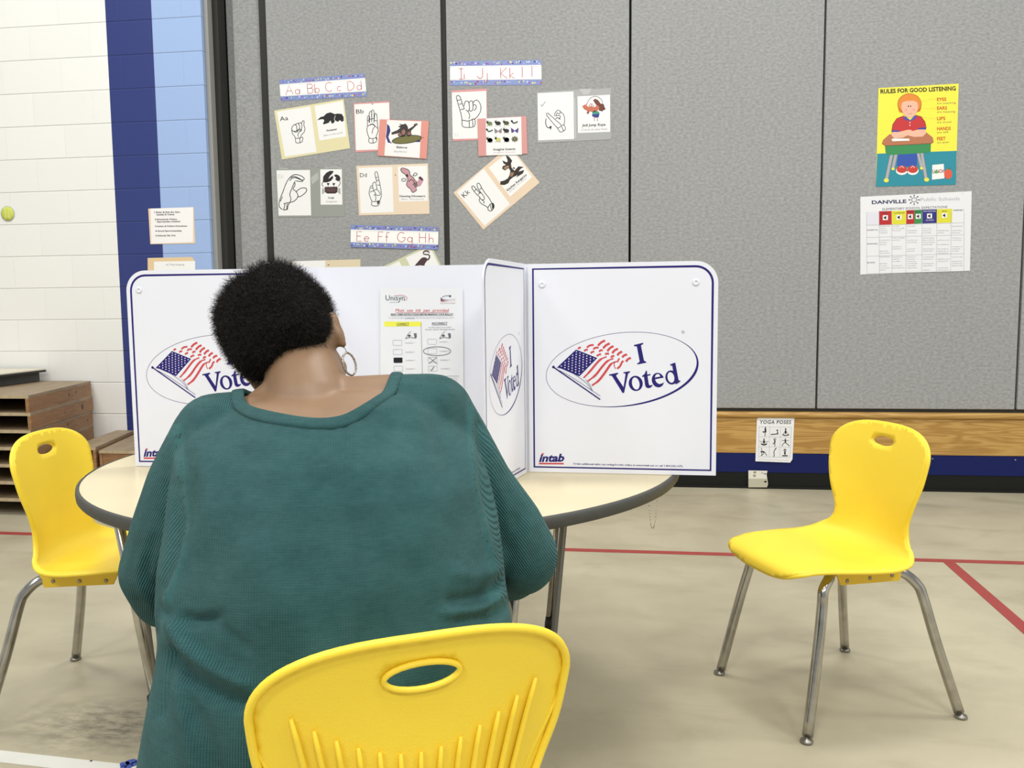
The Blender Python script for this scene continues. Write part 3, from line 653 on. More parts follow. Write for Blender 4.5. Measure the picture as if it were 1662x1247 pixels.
def d_k(p):
    p.poly([(132, 966), (312, 806), (490, 1046), (318, 1192)], PAPER); p.poly([(345, 800), (500, 676), (640, 862), (490, 995)], PAPER)
    p.text('Kk', (182, 1004), (222, 966), 34, K)
    lines(p, [[(236, 944), (232, 926), (244, 924), (264, 946), (286, 968)], [(268, 924), (268, 908), (282, 906), (298, 934), (322, 972), (348, 1004), (368, 1040)], [(236, 944), (262, 976), (288, 1000)], [(268, 924), (280, 950), (300, 976)],
              [(276, 980), (288, 968), (304, 980), (318, 1008), (300, 1016), (284, 1000)], [(288, 1000), (282, 1022), (300, 1044), (326, 1058), (340, 1070)], [(300, 1016), (316, 1030), (310, 1040)], [(340, 1070), (344, 1086), (364, 1090), (382, 1066), (376, 1040), (356, 1046), (340, 1070)], [(356, 1050), (366, 1086)], [(250, 956), (264, 942)], [(284, 946), (300, 936)]], 4.5)
    p.poly([(366, 1042), (378, 1042), (382, 1066), (370, 1080)], K, 3)
    p.poly([(436, 806), (440, 790), (462, 780), (446, 770), (438, 750), (468, 764), (474, 752), (460, 712), (484, 726), (504, 752), (496, 772), (500, 800), (520, 820), (546, 790), (582, 794), (560, 808), (548, 826), (586, 814), (576, 838), (530, 866), (542, 848),
            (510, 864), (490, 880), (478, 904), (452, 916), (424, 914), (424, 892), (450, 886), (474, 872), (486, 852), (492, 820), (480, 802), (456, 818)], (48, 36, 30), 2)
    p.poly([(444, 800), (466, 786), (486, 786), (480, 800), (458, 812)], (160, 126, 96), 3); p.poly([(494, 830), (518, 832), (508, 856), (490, 862)], (150, 116, 88), 3); p.ell(516, 802, 8, 5, (48, 36, 30), 3, rot=.5)
    p.text('Kitchen Kangaroo', (474, 958), (604, 850), 15, K, bold=.02); p.text('(Canguro de cocina)', (486, 968), (600, 872), 11, (186, 180, 186))
sheet('letter_sheet', YW, C3, [(108, 968), (488, 650), (690, 900), (310, 1218)], (230, 208, 182), 'peach letter sheet Kk tilted steeply with a kangaroo picture', 'poster', d_k, group='sign alphabet sheets')

# --- listening poster
def d_rules(p):
    YE = (244, 232, 76); TEAL = (42, 140, 158); SKIN_ = (238, 184, 158); RD = (196, 52, 52)
    p.poly([(168, 85), (645, 58), (633, 458), (160, 475)], YE, 1); p.poly([(160, 475), (633, 458), (628, 660), (152, 672)], TEAL, 1)
    p.text('RULES FOR GOOD LISTENING', (180, 117), (628, 98), 24, K, 2, bold=.035)
    for t, sub, y in (('EYES', 'are watching', 162), ('EARS', 'are listening', 214), ('LIPS', 'are closed', 276), ('HANDS', 'are still', 336), ('FEET', 'are quiet', 396)):
        w_ = {'EYES': 56, 'EARS': 60, 'LIPS': 50, 'HANDS': 82, 'FEET': 52}[t]; w2 = {'EYES': 112, 'EARS': 108, 'LIPS': 84, 'HANDS': 66, 'FEET': 72}[t]
        p.text(t, (516, y), (516 + w_, y - 2), 19, (196, 84, 34), 2, bold=.03); p.text(sub, (516, y + 18), (516 + w2, y + 15), 11, (92, 92, 84), 2)
    p.line([(420, 168), (470, 152), (505, 150)], 1.5, (214, 200, 70)); p.line([(424, 205), (505, 206)], 1.5, (214, 200, 70)); p.line([(370, 230), (440, 262), (505, 268)], 1.5, (214, 200, 70))
    # desk legs, trousers and shoes
    for a, b2 in (((248, 470), (214, 632)), ((272, 478), (254, 560)), ((424, 470), (452, 632)), ((404, 474), (424, 556))):
        p.line([a, b2], 22, (120, 120, 124), 1.6); p.line([a, b2], 16, (172, 172, 176), 2.4)
    for x, y, r in ((214, 634, 15), (254, 566, 10), (454, 630, 15), (424, 562, 10)): p.ell(x, y, r, r * .8, (232, 226, 80), 4)
    p.poly([(284, 478), (400, 474), (396, 548), (350, 552), (276, 550)], (50, 84, 170), 2)
    for x in (306, 371): p.ell(x, 576, 35, 26, (236, 236, 234), 3); p.ell(x, 568, 31, 22, (200, 62, 48), 4); p.line([(x - 12, 560), (x, 548), (x + 12, 560)], 3, (240, 240, 240), 5)
    p.poly([(205, 418), (480, 412), (478, 462), (462, 470), (228, 484), (210, 470)], (56, 140, 84), 3)
    p.poly([(188, 414), (194, 394), (232, 360), (452, 348), (490, 378), (496, 404), (482, 414), (300, 424), (208, 428)], (182, 116, 82), 4); p.line([(188, 414), (208, 428), (300, 424), (482, 414), (496, 404)], 3, (120, 74, 52), 5)
    p.poly([(246, 346), (252, 302), (276, 266), (318, 250), (358, 276), (388, 246), (422, 256), (444, 286), (452, 324), (440, 340), (250, 352)], RD, 5)
    p.line([(246, 346), (252, 302), (276, 266), (318, 250)], 2.5, (90, 30, 30), 6); p.line([(388, 246), (422, 256), (444, 286), (452, 324)], 2.5, (90, 30, 30), 6)
    p.poly([(244, 352), (268, 338), (290, 346), (328, 336), (352, 332), (372, 340), (402, 332), (444, 330), (452, 352), (430, 374), (380, 376), (340, 366), (312, 380), (262, 382), (246, 370)], SKIN_, 6)
    p.poly([(246, 346), (250, 336), (286, 336), (292, 346)], (70, 72, 160), 7); p.poly([(400, 330), (404, 322), (448, 318), (450, 332)], (70, 72, 160), 7)
    p.poly([(244, 388), (262, 384), (350, 386), (352, 398), (250, 402)], (240, 240, 236), 7)
    p.ell(352, 180, 70, 62, (226, 138, 50), 5); p.ell(352, 180, 70, 62, (150, 80, 30), 6, wd=2.5)
    p.poly([(302, 196), (308, 172), (330, 162), (376, 160), (398, 170), (404, 196), (394, 232), (372, 254), (356, 262), (336, 256), (314, 238)], SKIN_, 7); p.ell(298, 210, 12, 20, (226, 138, 50), 6); p.ell(408, 205, 12, 20, (226, 138, 50), 6)
    p.ell(345, 193, 3.5, 4.5, K, 8); p.ell(358, 193, 3.5, 4.5, K, 8); p.ell(330, 216, 8, 7, (236, 160, 150), 8); p.ell(378, 214, 8, 7, (236, 160, 150), 8); p.line([(340, 234), (354, 240), (368, 232)], 2, (170, 90, 80), 8, smooth=3)
    p.poly([(312, 262), (326, 252), (356, 276), (384, 246), (396, 256), (382, 272), (356, 280), (330, 276)], (76, 80, 170), 7)
    for y in (290, 306): p.ell(354, y, 3.5, 3.5, (246, 226, 200), 7)
    # lunch bag and apple
    p.poly([(488, 542), (556, 536), (560, 622), (486, 630)], (238, 238, 234), 2); p.text('LUNCH', (490, 592), (556, 588), 20, (150, 70, 60), 3, bold=.03); p.ell(512, 584, 10, 9, (90, 170, 90), 4)
    p.ell(582, 596, 24, 30, (222, 92, 66), 3); p.line([(582, 568), (598, 560)], 4, (70, 110, 60), 4)
sheet('listening_poster', YW, C4, [(168, 85), (645, 58), (628, 660), (152, 672)], (240, 232, 90), 'yellow and teal poster, Rules for Good Listening, child at a desk', 'poster', d_rules)
def d_exp(p):
    G = (120, 122, 128)
    p.text('DANVILLE', (128, 775), (334, 768), 20, (44, 52, 92), 2, bold=.03); p.text('Public Schools', (418, 758), (650, 752), 20, (176, 180, 188), 2)
    for a in range(0, 360, 45):
        x, y = 380 + 30 * math.cos(math.radians(a)), 750 + 27 * math.sin(math.radians(a)); p.line([(380 + 14 * math.cos(math.radians(a)), 750 + 12 * math.sin(math.radians(a))), (x, y)], 3, (84, 92, 110), 2); p.ell(x, y, 4, 4, (84, 92, 110), 2)
    p.ell(380, 750, 14, 12, (140, 146, 160), 2, wd=3)
    p.text('ELEMENTARY SCHOOL EXPECTATIONS', (192, 812), (578, 798), 13, (70, 76, 92), 2)
    X = [97, 171, 246, 333, 428, 515, 600, 678]; T = [822, 818, 816, 812, 808, 805, 802, 800]
    p.poly([(97, 824), (171, 820), (171, 898), (97, 900)], (222, 222, 232))
    for x0, x1, c, t in ((171, 246, (184, 40, 44), 818), (246, 333, (222, 216, 56), 816), (333, 381, (184, 40, 44), 812), (381, 428, (60, 140, 80), 810), (428, 515, (48, 46, 124), 808), (515, 606, (222, 216, 56), 805)):
        p.poly([(x0, t), (x1, t - 2), (x1, t + 80), (x0, t + 83)], c); m_ = (x0 + x1) / 2
        p.poly([(m_ - 15, t + 24), (m_ + 15, t + 23), (m_ + 15, t + 52), (m_ - 15, t + 53)], (238, 238, 238), 2)
        p.poly([(m_ - 9, t + 33), (m_ - 3, t + 33), (m_ + 5, t + 26), (m_ + 5, t + 50), (m_ - 3, t + 43), (m_ - 9, t + 43)], K, 3)
    for t_, x, y, wd in (('HALL', 190, 832, 36), ('CLASSROOM', 258, 832, 64), ('CAFE', 338, 826, 36), ('REST', 386, 826, 38), ('PLAYGROUND', 434, 822, 76), ('BUS', 548, 822, 26), ('ASSEMBLY', 612, 816, 66)):
        p.text(t_, (x, y), (x + wd, y - 1), 8, (40, 40, 60) if t_ != 'PLAYGROUND' else (230, 230, 240), 3)
    p.text('OUTSIDE', (450, 876), (496, 874), 8, (230, 230, 240), 3)
    rows = [(900, 970), (970, 1083), (1083, 1188)]
    for y in (900, 972, 1084, 1188): p.line([(97, y + 2), (678, y - 14)], 1.8, (176, 178, 184))
    for x in X: p.line([(x, 822), (x + (2 if x < 300 else -3), 1186)], 1.8, (176, 178, 184))
    for t_, y in (('BE RESPECTFUL', 934), ('BE RESPONSIBLE', 1016), ('BE SAFE', 1128)): p.text(t_, (101, y), (164 if 'SAFE' not in t_ else 146, y - 1), 8, (90, 92, 100), 2)
    r = random.Random(5); words = 'walk quietly keep hands to self listen and follow directions use kind words clean your area be ready wait turn stay in line'.split()
    for ri, (ya, yb) in enumerate(rows):
        for ci in range(1, 7):
            y = ya + 10
            while y < yb - 8:
                if r.random() < .68:
                    t_ = ' '.join(r.choice(words) for _ in range(3)); p.text(t_, (X[ci] + 4, y), (X[ci] + 4 + r.uniform(.45, .85) * (X[ci+1] - X[ci]), y - 1.5), 6, (128, 130, 138), 2, res=1)
                y += 13
    p.text('7', (666, 720), (674, 719), 12, (190, 190, 196), 2)
sheet('expectations_chart', YW, C4, [(60, 732), (723, 698), (712, 1172), (60, 1195)], (232, 233, 236), 'white school expectations chart below the yellow listening poster', 'poster', d_exp)

# --- yoga sheet on the pine board
def d_yoga(p):
    D = (24, 24, 26); G = (176, 176, 180)
    p.text('YOGA POSES', (122, 212), (592, 214), 52, (78, 80, 86), 2, bold=.02, shear=.15, space=1.1)
    p.poly([(110, 256), (594, 262), (575, 716), (102, 706)], (234, 234, 236))
    for u in (0, 1/3, 2/3, 1):
        p.line([(110 + 484*u, 256 + 6*u), (102 + 473*u, 706 + 10*u)], 4, G); p.line([(110 - 8*u, 256 + 450*u), (594 - 19*u, 262 + 454*u)], 4, G)
    B = lambda pts, w_=14: p.line(pts, w_, D, 2, smooth=3)
    # tree
    p.ell(205, 272, 10, 12, D); B([(205, 285), (206, 340)], 26); B([(204, 335), (198, 400)], 10); B([(205, 335), (165, 330), (190, 350)], 10)
    # cobra
    p.ell(384, 312, 12, 13, D); B([(386, 330), (388, 352), (370, 366), (330, 370), (285, 374)], 14); B([(390, 340), (394, 380)], 8)
    # lotus with triangle arms
    p.ell(508, 295, 12, 14, D); B([(508, 312), (508, 362)], 24); B([(500, 325), (472, 368)], 6); B([(516, 325), (548, 368)], 6); B([(458, 374), (508, 388), (560, 374)], 15)
    # seated arms out
    p.ell(184, 445, 10, 12, D); B([(184, 460), (184, 510)], 26); B([(176, 472), (150, 488), (116, 468)], 6); B([(192, 472), (216, 488), (254, 474)], 6); B([(140, 512), (184, 530), (226, 512)], 20)
    # tree arms up
    p.ell(346, 446, 9, 10, D); B([(346, 458), (346, 500)], 18); B([(338, 462), (326, 438), (345, 424)], 5); B([(354, 462), (368, 438), (348, 424)], 5); B([(346, 496), (346, 552)], 9); B([(346, 498), (316, 506), (338, 520)], 8)
    # warrior
    p.ell(504, 446, 10, 11, D); B([(504, 458), (504, 500)], 20); B([(448, 460), (504, 466), (556, 462)], 7); B([(500, 498), (470, 512), (455, 548)], 10); B([(508, 498), (540, 520), (566, 550)], 10)
    # triangle
    B([(146, 570), (150, 630), (148, 690)], 8); p.ell(140, 632, 9, 9, D); B([(152, 632), (190, 634)], 20); B([(190, 634), (208, 660), (226, 690)], 9); B([(186, 640), (165, 675), (138, 692)], 10)
    # back bend
    B([(370, 574), (346, 604), (332, 640), (336, 680), (330, 708)], 11); p.ell(352, 594, 9, 9, D)
    # seated, arms up
    p.ell(497, 606, 11, 12, D); B([(497, 622), (497, 676)], 22); B([(488, 626), (474, 606), (495, 588)], 5); B([(506, 626), (520, 606), (499, 588)], 5); B([(456, 692), (540, 692)], 16)
    p.line([(96, 745), (560, 762)], 3, G)
sheet('yoga_sheet', YP - .0315, (1220, 665, 9.2375), [(128, 92), (640, 100), (610, 745), (575, 795), (55, 775), (78, 145)], (238, 238, 240), 'white yoga poses sheet taped over the pine board and blue rail', 'poster', d_yoga, .002)

# --- sheets on the block wall
C5 = (230, 325, 10.84)
def d_rl(p):
    p.poly([(155, 148), (905, 125), (905, 740), (172, 765)], (246, 244, 244))
    for t_, x0, y, x1 in (('1-Enter & Exit the Gym', 222, 226, 676), ('Quietly & Calmly', 260, 268, 580), ('2-Everybody Wears', 230, 352, 620), ('Appropriate Clothing', 262, 392, 684), ('3-Listen & Follow Directions', 236, 472, 800), ('4-Good Sportsmanship', 238, 556, 704), ('5-Nobody Sits Out', 244, 638, 598)):
        p.text(t_, (x0, y), (x1, y - 5), 26, K, 2, bold=.03)
sheet('gym_rules_sheet', YB - .001, C5, [(115, 150), (915, 122), (945, 762), (152, 775)], (236, 210, 178), 'small tan-edged gym rules sheet across the navy and light blue stripes', 'poster', d_rl)
def d_ac(p):
    p.poly([(215, 1082), (942, 1070), (945, 1600), (225, 1610)], (246, 246, 244)); p.text('AC Mrg Hopping', (425, 1152), (750, 1148), 34, (150, 150, 152), 2)
sheet('notice_sheet', YB - .001, C5, [(105, 1018), (885, 1000), (920, 1050), (920, 1640), (110, 1650)], (232, 204, 160), 'tan notice sheet just below the gym rules, mostly behind the booth', 'poster', d_ac)
# tennis ball picture
p_ = at(13, 347, y=YB); q = MB()
q.lathe([(.052, 0), (.052, .003), (.050, .004)], mat('clear_disc_rim', (186, 192, 176), .3), (0, 0, 0), 32, (0, -1, 0))
q.lathe([(.046, .004), (.046, .006), (.030, .010), (.001, .012)], mat('tennis_ball_yellow', (206, 214, 92), .8, noise=.1, nscale=90), (0, 0, 0), 32, (0, -1, 0))
arcp = [(-.030 + .022 * math.cos(a), -.0115, .030 + .05 * math.sin(a) - .03) for a in [(-1.0 + 2.0 * i / 14) for i in range(15)]]
q.tube([(a, -.0085 - .003, c) for a, b, c in arcp], .0016, mat('ball_seam', (232, 234, 190), .7), 6)
q.tube([(.034 - .022 * math.cos(a), -.0105, .05 * math.sin(a) * .8 - .004) for a in [(-1.0 + 2.0 * i / 14) for i in range(15)]], .0016, mat('ball_seam', (232, 234, 190), .7), 6)
o = q.build('ball_disc'); o.location = (p_.x, YB, p_.z); tag(o, 'round yellow tennis ball disc stuck on the white block wall', 'wall decoration')

# ================================================================ WOODEN RISERS BY THE BLOCK WALL
def wood_mat(name, c1, c2, sc=(1, 1, 1)):
    m, nt, b = nodes(name, .55); L = nt.links
    tc = N(nt, 'ShaderNodeTexCoord'); mp = N(nt, 'ShaderNodeMapping'); mp.inputs['Scale'].default_value = sc; L.new(tc.outputs['Object'], mp.inputs[0])
    n1 = N(nt, 'ShaderNodeTexNoise', i_Scale=6.0, i_Detail=6.0, i_Distortion=.7); L.new(mp.outputs[0], n1.inputs['Vector'])
    cr = N(nt, 'ShaderNodeValToRGB'); cr.color_ramp.elements[0].color = rgb(c1); cr.color_ramp.elements[1].color = rgb(c2)
    cr.color_ramp.elements[0].position = .3; cr.color_ramp.elements[1].position = .7
    L.new(n1.outputs[0], cr.inputs[0]); L.new(cr.outputs[0], b.inputs['Base Color'])
    return m
RSIDE = wood_mat('riser_side_plywood', (128, 92, 58), (160, 120, 80), (2, 1, 12))
RTOP = wood_mat('riser_top_plywood', (132, 112, 86), (158, 138, 110), (4, 1, 4))
REDGE = wood_mat('riser_light_edge', (168, 150, 118), (190, 172, 140), (4, 1, 4))
KNOT = mat('wood_knot', (84, 56, 34), .6)
def riser(name, P, z0, h, label, group, knots=(), closed=False):
    """low open-fronted wooden platform; P = plan corners front-left, front-right, back-right, back-left"""
    o = empty(name, (P[0][0], P[0][1], z0)); tag(o, label, 'riser', group)
    L_ = [(p[0] - P[0][0], p[1] - P[0][1]) for p in P]; t = .018
    def inset(q, w_, e0, e1):
        p = Vector(L_[e0]); r_ = Vector(L_[e1]); d = (r_ - p).normalized(); n_ = Vector((-d.y, d.x))
        return [p, r_, r_ + n_ * w_, p + n_ * w_]
    m = MB(); m.prism(L_, h - t, h, RTOP); a = m.build('top_board', o, .0015)
    m = MB(); m.prism([(L_[0][0], L_[0][1] - .003), (L_[1][0], L_[1][1] - .003), (L_[1][0], L_[1][1] + .0), (L_[0][0], L_[0][1] + .0)], h - t, h - .001, REDGE); m.build('front_edge', o)
    if closed:
        m = MB(); m.box((L_[0][0] + .02, .004, 0), (L_[1][0] - .02, .018, h - t), RSIDE); m.build('front_board', o)
    for e in ((1, 2), (2, 3), (3, 0)):
        m = MB(); m.prism([(v.x, v.y) for v in inset(None, t, *e)], 0, h - t, RSIDE)
        if e == (1, 2):
            p = Vector(L_[1]); r_ = Vector(L_[2]); d = (r_ - p).normalized(); n_ = Vector((-d.y, d.x, 0))
            for u, v, s_ in knots:
                c = p + (r_ - p) * u
                m.lathe([(s_, 0), (s_, .0006), (s_ * .5, .0008)], KNOT, (c.x, c.y, h * v), 12, -n_)
        m.build('side_board', o, .0015)
    return o
NR = (-3.31, 4.19); WR = (-3.585, 5.14)
hz = .695 / 7
kn = {6: [(.6, .45, .010), (.72, .5, .009), (.88, .75, .006)], 5: [(.8, .45, .020), (.5, .4, .006)], 4: [(.55, .6, .010), (.9, .4, .008)]}
names = {6: 'topmost', 5: 'second from the top', 4: 'third from the top', 3: 'fourth from the top', 2: 'fifth from the top', 1: 'second from the floor', 0: 'bottom one on the floor'}
for i in range(7):
    dx = random.Random(i).uniform(-.008, .008) + (i < 6) * .01
    riser('wooden_riser', [(-4.75, NR[1]), (NR[0] + dx, NR[1]), (WR[0] + dx, WR[1]), (-4.6, WR[1])], i * hz, hz,
          'open-fronted wooden riser in the tall stack by the white wall, ' + names[i], 'risers in the tall stack', kn.get(i, ()))
riser('wooden_riser', [(-3.26, 4.46), (-3.10, 4.46), (-3.281, 5.14), (-3.41, 5.14)], 0, .3556, 'low wooden riser between the tall stack and the booth', 'low risers')
riser('wooden_riser', [(-3.085, 4.47), (-2.40, 4.47), (-2.5, 5.14), (-3.262, 5.14)], 0, .335, 'low wooden riser with a light front edge beside the round table', 'low risers', closed=True)
# black-skirted slab lying on the tall stack
DARK = mat('black_platform_skirt', (62, 62, 60), .7, noise=.25, nscale=8); SLABTOP = mat('beige_platform_top', (216, 208, 186), .5, noise=.05)
o = empty('stage_platform', (-4.7, 4.5, .697)); tag(o, 'beige-topped platform with black edges lying on the tall riser stack', 'platform')
m = MB(); m.prism([(-.1, .03), (.845, .10), (.80, .62), (-.1, .62)], .074, .084, SLABTOP); m.build('top_board', o, .001)
m = MB(); m.prism([(-.1, .028), (.850, .098), (.805, .625), (-.1, .625)], .062, .076, BLACK); m.build('edge_band', o, .002)
m = MB(); m.prism([(-.1, .10), (.80, .16), (.77, .60), (-.1, .60)], .0, .063, DARK); m.build('skirt', o, .002)

# ================================================================ ROUND TABLE
TC = (-.611, 2.148); TR_ = .770; TZ = .745
LAM = mat('cream_laminate', (208, 195, 158), .3, noise=.015, nscale=8); RIM = mat('black_rubber_edge', (66, 66, 62), .6, noise=.2, nscale=60)
CHROME, nt, b = nodes('scuffed_chrome', .2); b.inputs['Metallic'].default_value = 1
tc = N(nt, 'ShaderNodeTexCoord'); n1 = N(nt, 'ShaderNodeTexNoise', i_Scale=30.0, i_Detail=6.0); nt.links.new(tc.outputs['Object'], n1.inputs['Vector'])
cr = N(nt, 'ShaderNodeValToRGB'); cr.color_ramp.elements[0].color = rgb((150, 146, 138)); cr.color_ramp.elements[1].color = rgb((204, 202, 196)); nt.links.new(n1.outputs[0], cr.inputs[0]); nt.links.new(cr.outputs[0], b.inputs['Base Color'])
mr = N(nt, 'ShaderNodeMapRange', i_3=.06, i_4=.26); nt.links.new(n1.outputs[0], mr.inputs[0]); nt.links.new(mr.outputs[0], b.inputs['Roughness'])
GREYM = mat('grey_steel', (132, 132, 128), .45, metal=.6); BLK = mat('black_plastic', (26, 26, 28), .5)
tb = empty('round_table', (TC[0], TC[1], 0)); tag(tb, 'round cream table with a black rubber edge under the voting booths', 'table')
m = MB(); m.lathe([(0.001, .721), (TR_ - .006, .721), (TR_ - .006, TZ - .0015), (TR_ - .008, TZ), (0.001, TZ)], LAM, seg=128); tt = m.build('tabletop', tb)
for p in tt.data.polygons: p.use_smooth = False
m = MB(); pf = [(TR_ - .012, .7195), (TR_ - .002, .7195), (TR_ + .001, .7235), (TR_ + .002, .7335), (TR_ + .001, .7425), (TR_ - .003, .7460), (TR_ - .0065, .7462), (TR_ - .0065, .72)]
vs = []; sg = 128
for r_, z_ in pf:
    for k in range(sg): vs.append((r_ * math.cos(2*PI*k/sg), r_ * math.sin(2*PI*k/sg), z_))
m.add(vs, [(i*sg+k, i*sg+(k+1) % sg, ((i+1) % len(pf))*sg+(k+1) % sg, ((i+1) % len(pf))*sg+k) for i in range(len(pf)) for k in range(sg)], RIM, True)
m.build('edge_band', tb)
m = MB(); m.box((-.52, -.35, .690), (.52, -.31, .720), GREYM); m.box((-.52, .31, .690), (.52, .35, .720), GREYM); m.box((-.02, -.35, .695), (.02, .35, .72), GREYM); m.build('underframe', tb, .003)
for fx, fy in ((.39, .33), (-.50, .33), (-.545, -.27), (.33, -.36)):
    rr_ = math.hypot(fx, fy); ca, sa = fx / rr_, fy / rr_
    foot = Vector((fx, fy, 0)); top = Vector((fx + .09 * ca, fy + .09 * sa, .715)); side = Vector((-sa, ca, 0))
    m = MB(); m.tube([top + side * .02, foot + side * .003 + Vector((0, 0, .03))], .0125, CHROME, 16); lg = m.build('leg', tb)
    m = MB(); m.tube([top - side * .05 - Vector((ca, sa, 0)) * .03, foot.lerp(top, .2) - side * .018, foot - side * .012 + Vector((0, 0, .03))], .011, GREYM, 4); m.build('brace', lg)
    m = MB(); c_ = foot.lerp(top, .22); m.lathe([(.016, -.02), (.017, 0), (.016, .02)], BLK, c_ + side * .006, 14, top - foot); m.build('collar', lg)
    m = MB(); m.lathe([(.02, 0), (.021, .012), (.014, .03), (.013, .035)], BLK, foot, 16); m.build('glide', lg)
# bead chain hanging under the table edge
pc = at(1055, 818, z=.72); pd = at(1068, 812, z=.72)
q = MB(); A_ = Vector((pc.x - .002, pc.y + .02, .722)); B_ = A_ + Vector((.0185, .004, 0))
for i in range(27):
    u = i / 26; p = A_.lerp(B_, u); z = -.062 * (1 - abs(2*u - 1) ** 2.4)
    q.ellip((p.x, p.y, .7215 + z), ((.0013, 0, 0), (0, .0013, 0), (0, 0, .0013)), CHROME, 6, 5)
cp = q.build('bead_chain'); tag(cp, 'thin bead chain looped under the black table edge, right of the booth', 'chain')

# ================================================================ VOTING BOOTHS
BW, nt, b = nodes('white_corrugated_plastic', .42)
tc = N(nt, 'ShaderNodeTexCoord'); sp = N(nt, 'ShaderNodeSeparateXYZ'); nt.links.new(tc.outputs['Object'], sp.inputs[0])
b.inputs['Base Color'].default_value = rgb((234, 236, 246))
n1 = N(nt, 'ShaderNodeTexNoise', i_Scale=7.0, i_Detail=2.0); nt.links.new(tc.outputs['Object'], n1.inputs['Vector'])
bp = N(nt, 'ShaderNodeBump', i_Strength=.12, i_Distance=.004); nt.links.new(n1.outputs[0], bp.inputs['Height']); nt.links.new(bp.outputs[0], b.inputs['Normal'])
PZ = 1.2565 - TZ            # panel height
RW = .451                   # printed panel width
X0P = -.216; YPL = 1.976
def Mp(ox, oy, sc):
    def M(a, b):
        p = at(ox + a / sc, oy + b / sc, y=YPL - .003); return (p.x - X0P, p.z - TZ)
    return M
NB = (32, 22, 112); RF = (206, 74, 78)
def voted_print():
    """I Voted artwork in panel coordinates (metres from the panel's bottom-left corner)"""
    p = Print(Mp(860, 520, 5.54)); W_ = (240, 241, 244)
    # oval with a swelling lower right rim
    cx, cy, rx, ry, rot = 826, 449, 685, 330, -.115
    P_ = []; Wd = []
    for i in range(120):
        a = 2 * PI * i / 120; x = rx * math.cos(a); y = ry * math.sin(a)
        P_.append((cx + x * math.cos(rot) - y * math.sin(rot), cy + x * math.sin(rot) + y * math.cos(rot)))
        d = (a - math.radians(22) + PI) % (2 * PI) - PI
        Wd.append(3.4 + 19 * math.exp(-(d / .62) ** 2) + (9 * math.exp(-((d - .9) / .45) ** 2)))
    p.line(P_, Wd, NB, 1, closed=True)
    # canton with stars
    p.poly([(414, 270), (606, 346), (444, 512), (246, 428)], NB, 1)
    for j in range(9):
        for i in range(6 if j % 2 == 0 else 5):
            u = (j + .8) / 9.8; v = (i + (.55 if j % 2 == 0 else 1.05)) / 6.1
            A = Vector((414, 270)).lerp(Vector((246, 428)), u); B = Vector((606, 346)).lerp(Vector((444, 512)), u)
            c = A.lerp(B, v); pts = []
            for k in range(10):
                r_ = 8.0 if k % 2 == 0 else 3.8; a = PI * k / 5 + .3
                pts.append((c.x + r_ * math.cos(a), c.y + r_ * math.sin(a)))
            p.poly(pts, (240, 240, 246), 2)
    # stripes: short dashes above, long waves below
    def st(pts, w_): p.line(pts, w_, RF, 1, smooth=5)
    for a, b2 in (((432, 264), (458, 252)), ((488, 284), (520, 270)), ((546, 304), (578, 288)), ((600, 330), (640, 312))): st([a, ((a[0]+b2[0])/2 - 2, (a[1]+b2[1])/2 - 4), b2], 17)
    for a, b2 in (((512, 252), (574, 228)), ((570, 268), (618, 252)), ((624, 290), (656, 276)), ((678, 316), (712, 308)), ((730, 344), (760, 328))): st([a, ((a[0]+b2[0])/2 - 6, (a[1]+b2[1])/2 - 6), b2], 17)
    for a, b2 in (((612, 234), (676, 188)), ((658, 258), (718, 214)), ((696, 284), (752, 238)), ((740, 302), (792, 262)), ((786, 322), (830, 288)), ((830, 340), (874, 314)), ((864, 378), (908, 344))): st([a, ((a[0]+b2[0])/2 - 3, (a[1]+b2[1])/2 - 5), b2], 20)
    st([(482, 526), (540, 466), (600, 394), (640, 356), (690, 334)], [14] * 4 + [19] * 12 + [12] * 8)
    st([(520, 556), (590, 500), (650, 424), (700, 372), (752, 350)], [14] * 4 + [20] * 12 + [12] * 8)
    st([(558, 594), (620, 548), (680, 470), (730, 400), (782, 376)], [16] * 4 + [21] * 12 + [12] * 8)
    st([(760, 380), (758, 412), (770, 444)], 8); st([(784, 442), (810, 420), (828, 384), (842, 372)], 18); st([(786, 384), (800, 356), (808, 350)], 14)
    # pole, cord and fold
    p.line([(212, 430), (632, 720)], 11, NB, 2); p.ell(210, 428, 12, 12, NB, 2)
    p.line([(240, 432), (330, 452), (440, 520), (520, 585), (556, 640)], 3.5, NB, 2, smooth=5)
    p.line([(246, 450), (360, 510), (470, 580), (634, 690)], 3.5, NB, 2, smooth=4); p.line([(500, 540), (540, 590), (562, 640)], 3.5, NB, 2, smooth=4)
    # lettering: I
    p.poly([(936, 228), (1018, 208), (1020, 220), (1004, 228), (999, 234), (1026, 366), (1034, 374), (1046, 378), (1048, 388), (966, 404), (964, 394), (982, 384), (987, 376), (963, 246), (956, 240), (938, 240)], NB, 1)
    # V
    p.poly([(712, 494), (792, 478), (794, 490), (778, 498), (776, 508), (842, 608), (860, 494), (856, 484), (842, 484), (840, 474), (900, 464), (902, 474), (888, 482), (882, 492), (848, 658), (834, 662), (742, 514), (732, 504), (714, 506)], NB, 1)
    # o
    p.ell(952, 574, 63, 69, NB, 1, rot=-.2); p.ell(952, 575, 33, 55, BW, 2, rot=-.2)
    # t
    p.poly([(1044, 458), (1052, 460), (1056, 494), (1084, 488), (1086, 500), (1058, 507), (1070, 584), (1080, 592), (1092, 590), (1100, 584), (1104, 594), (1086, 612), (1060, 618), (1042, 606), (1036, 588), (1026, 514), (1010, 516), (1008, 508), (1032, 488)], NB, 1)
    # e
    p.ell(1152, 544, 56, 66, NB, 1, rot=-.2); p.poly([(1124, 520), (1132, 498), (1148, 488), (1164, 494), (1172, 512)], BW, 2)
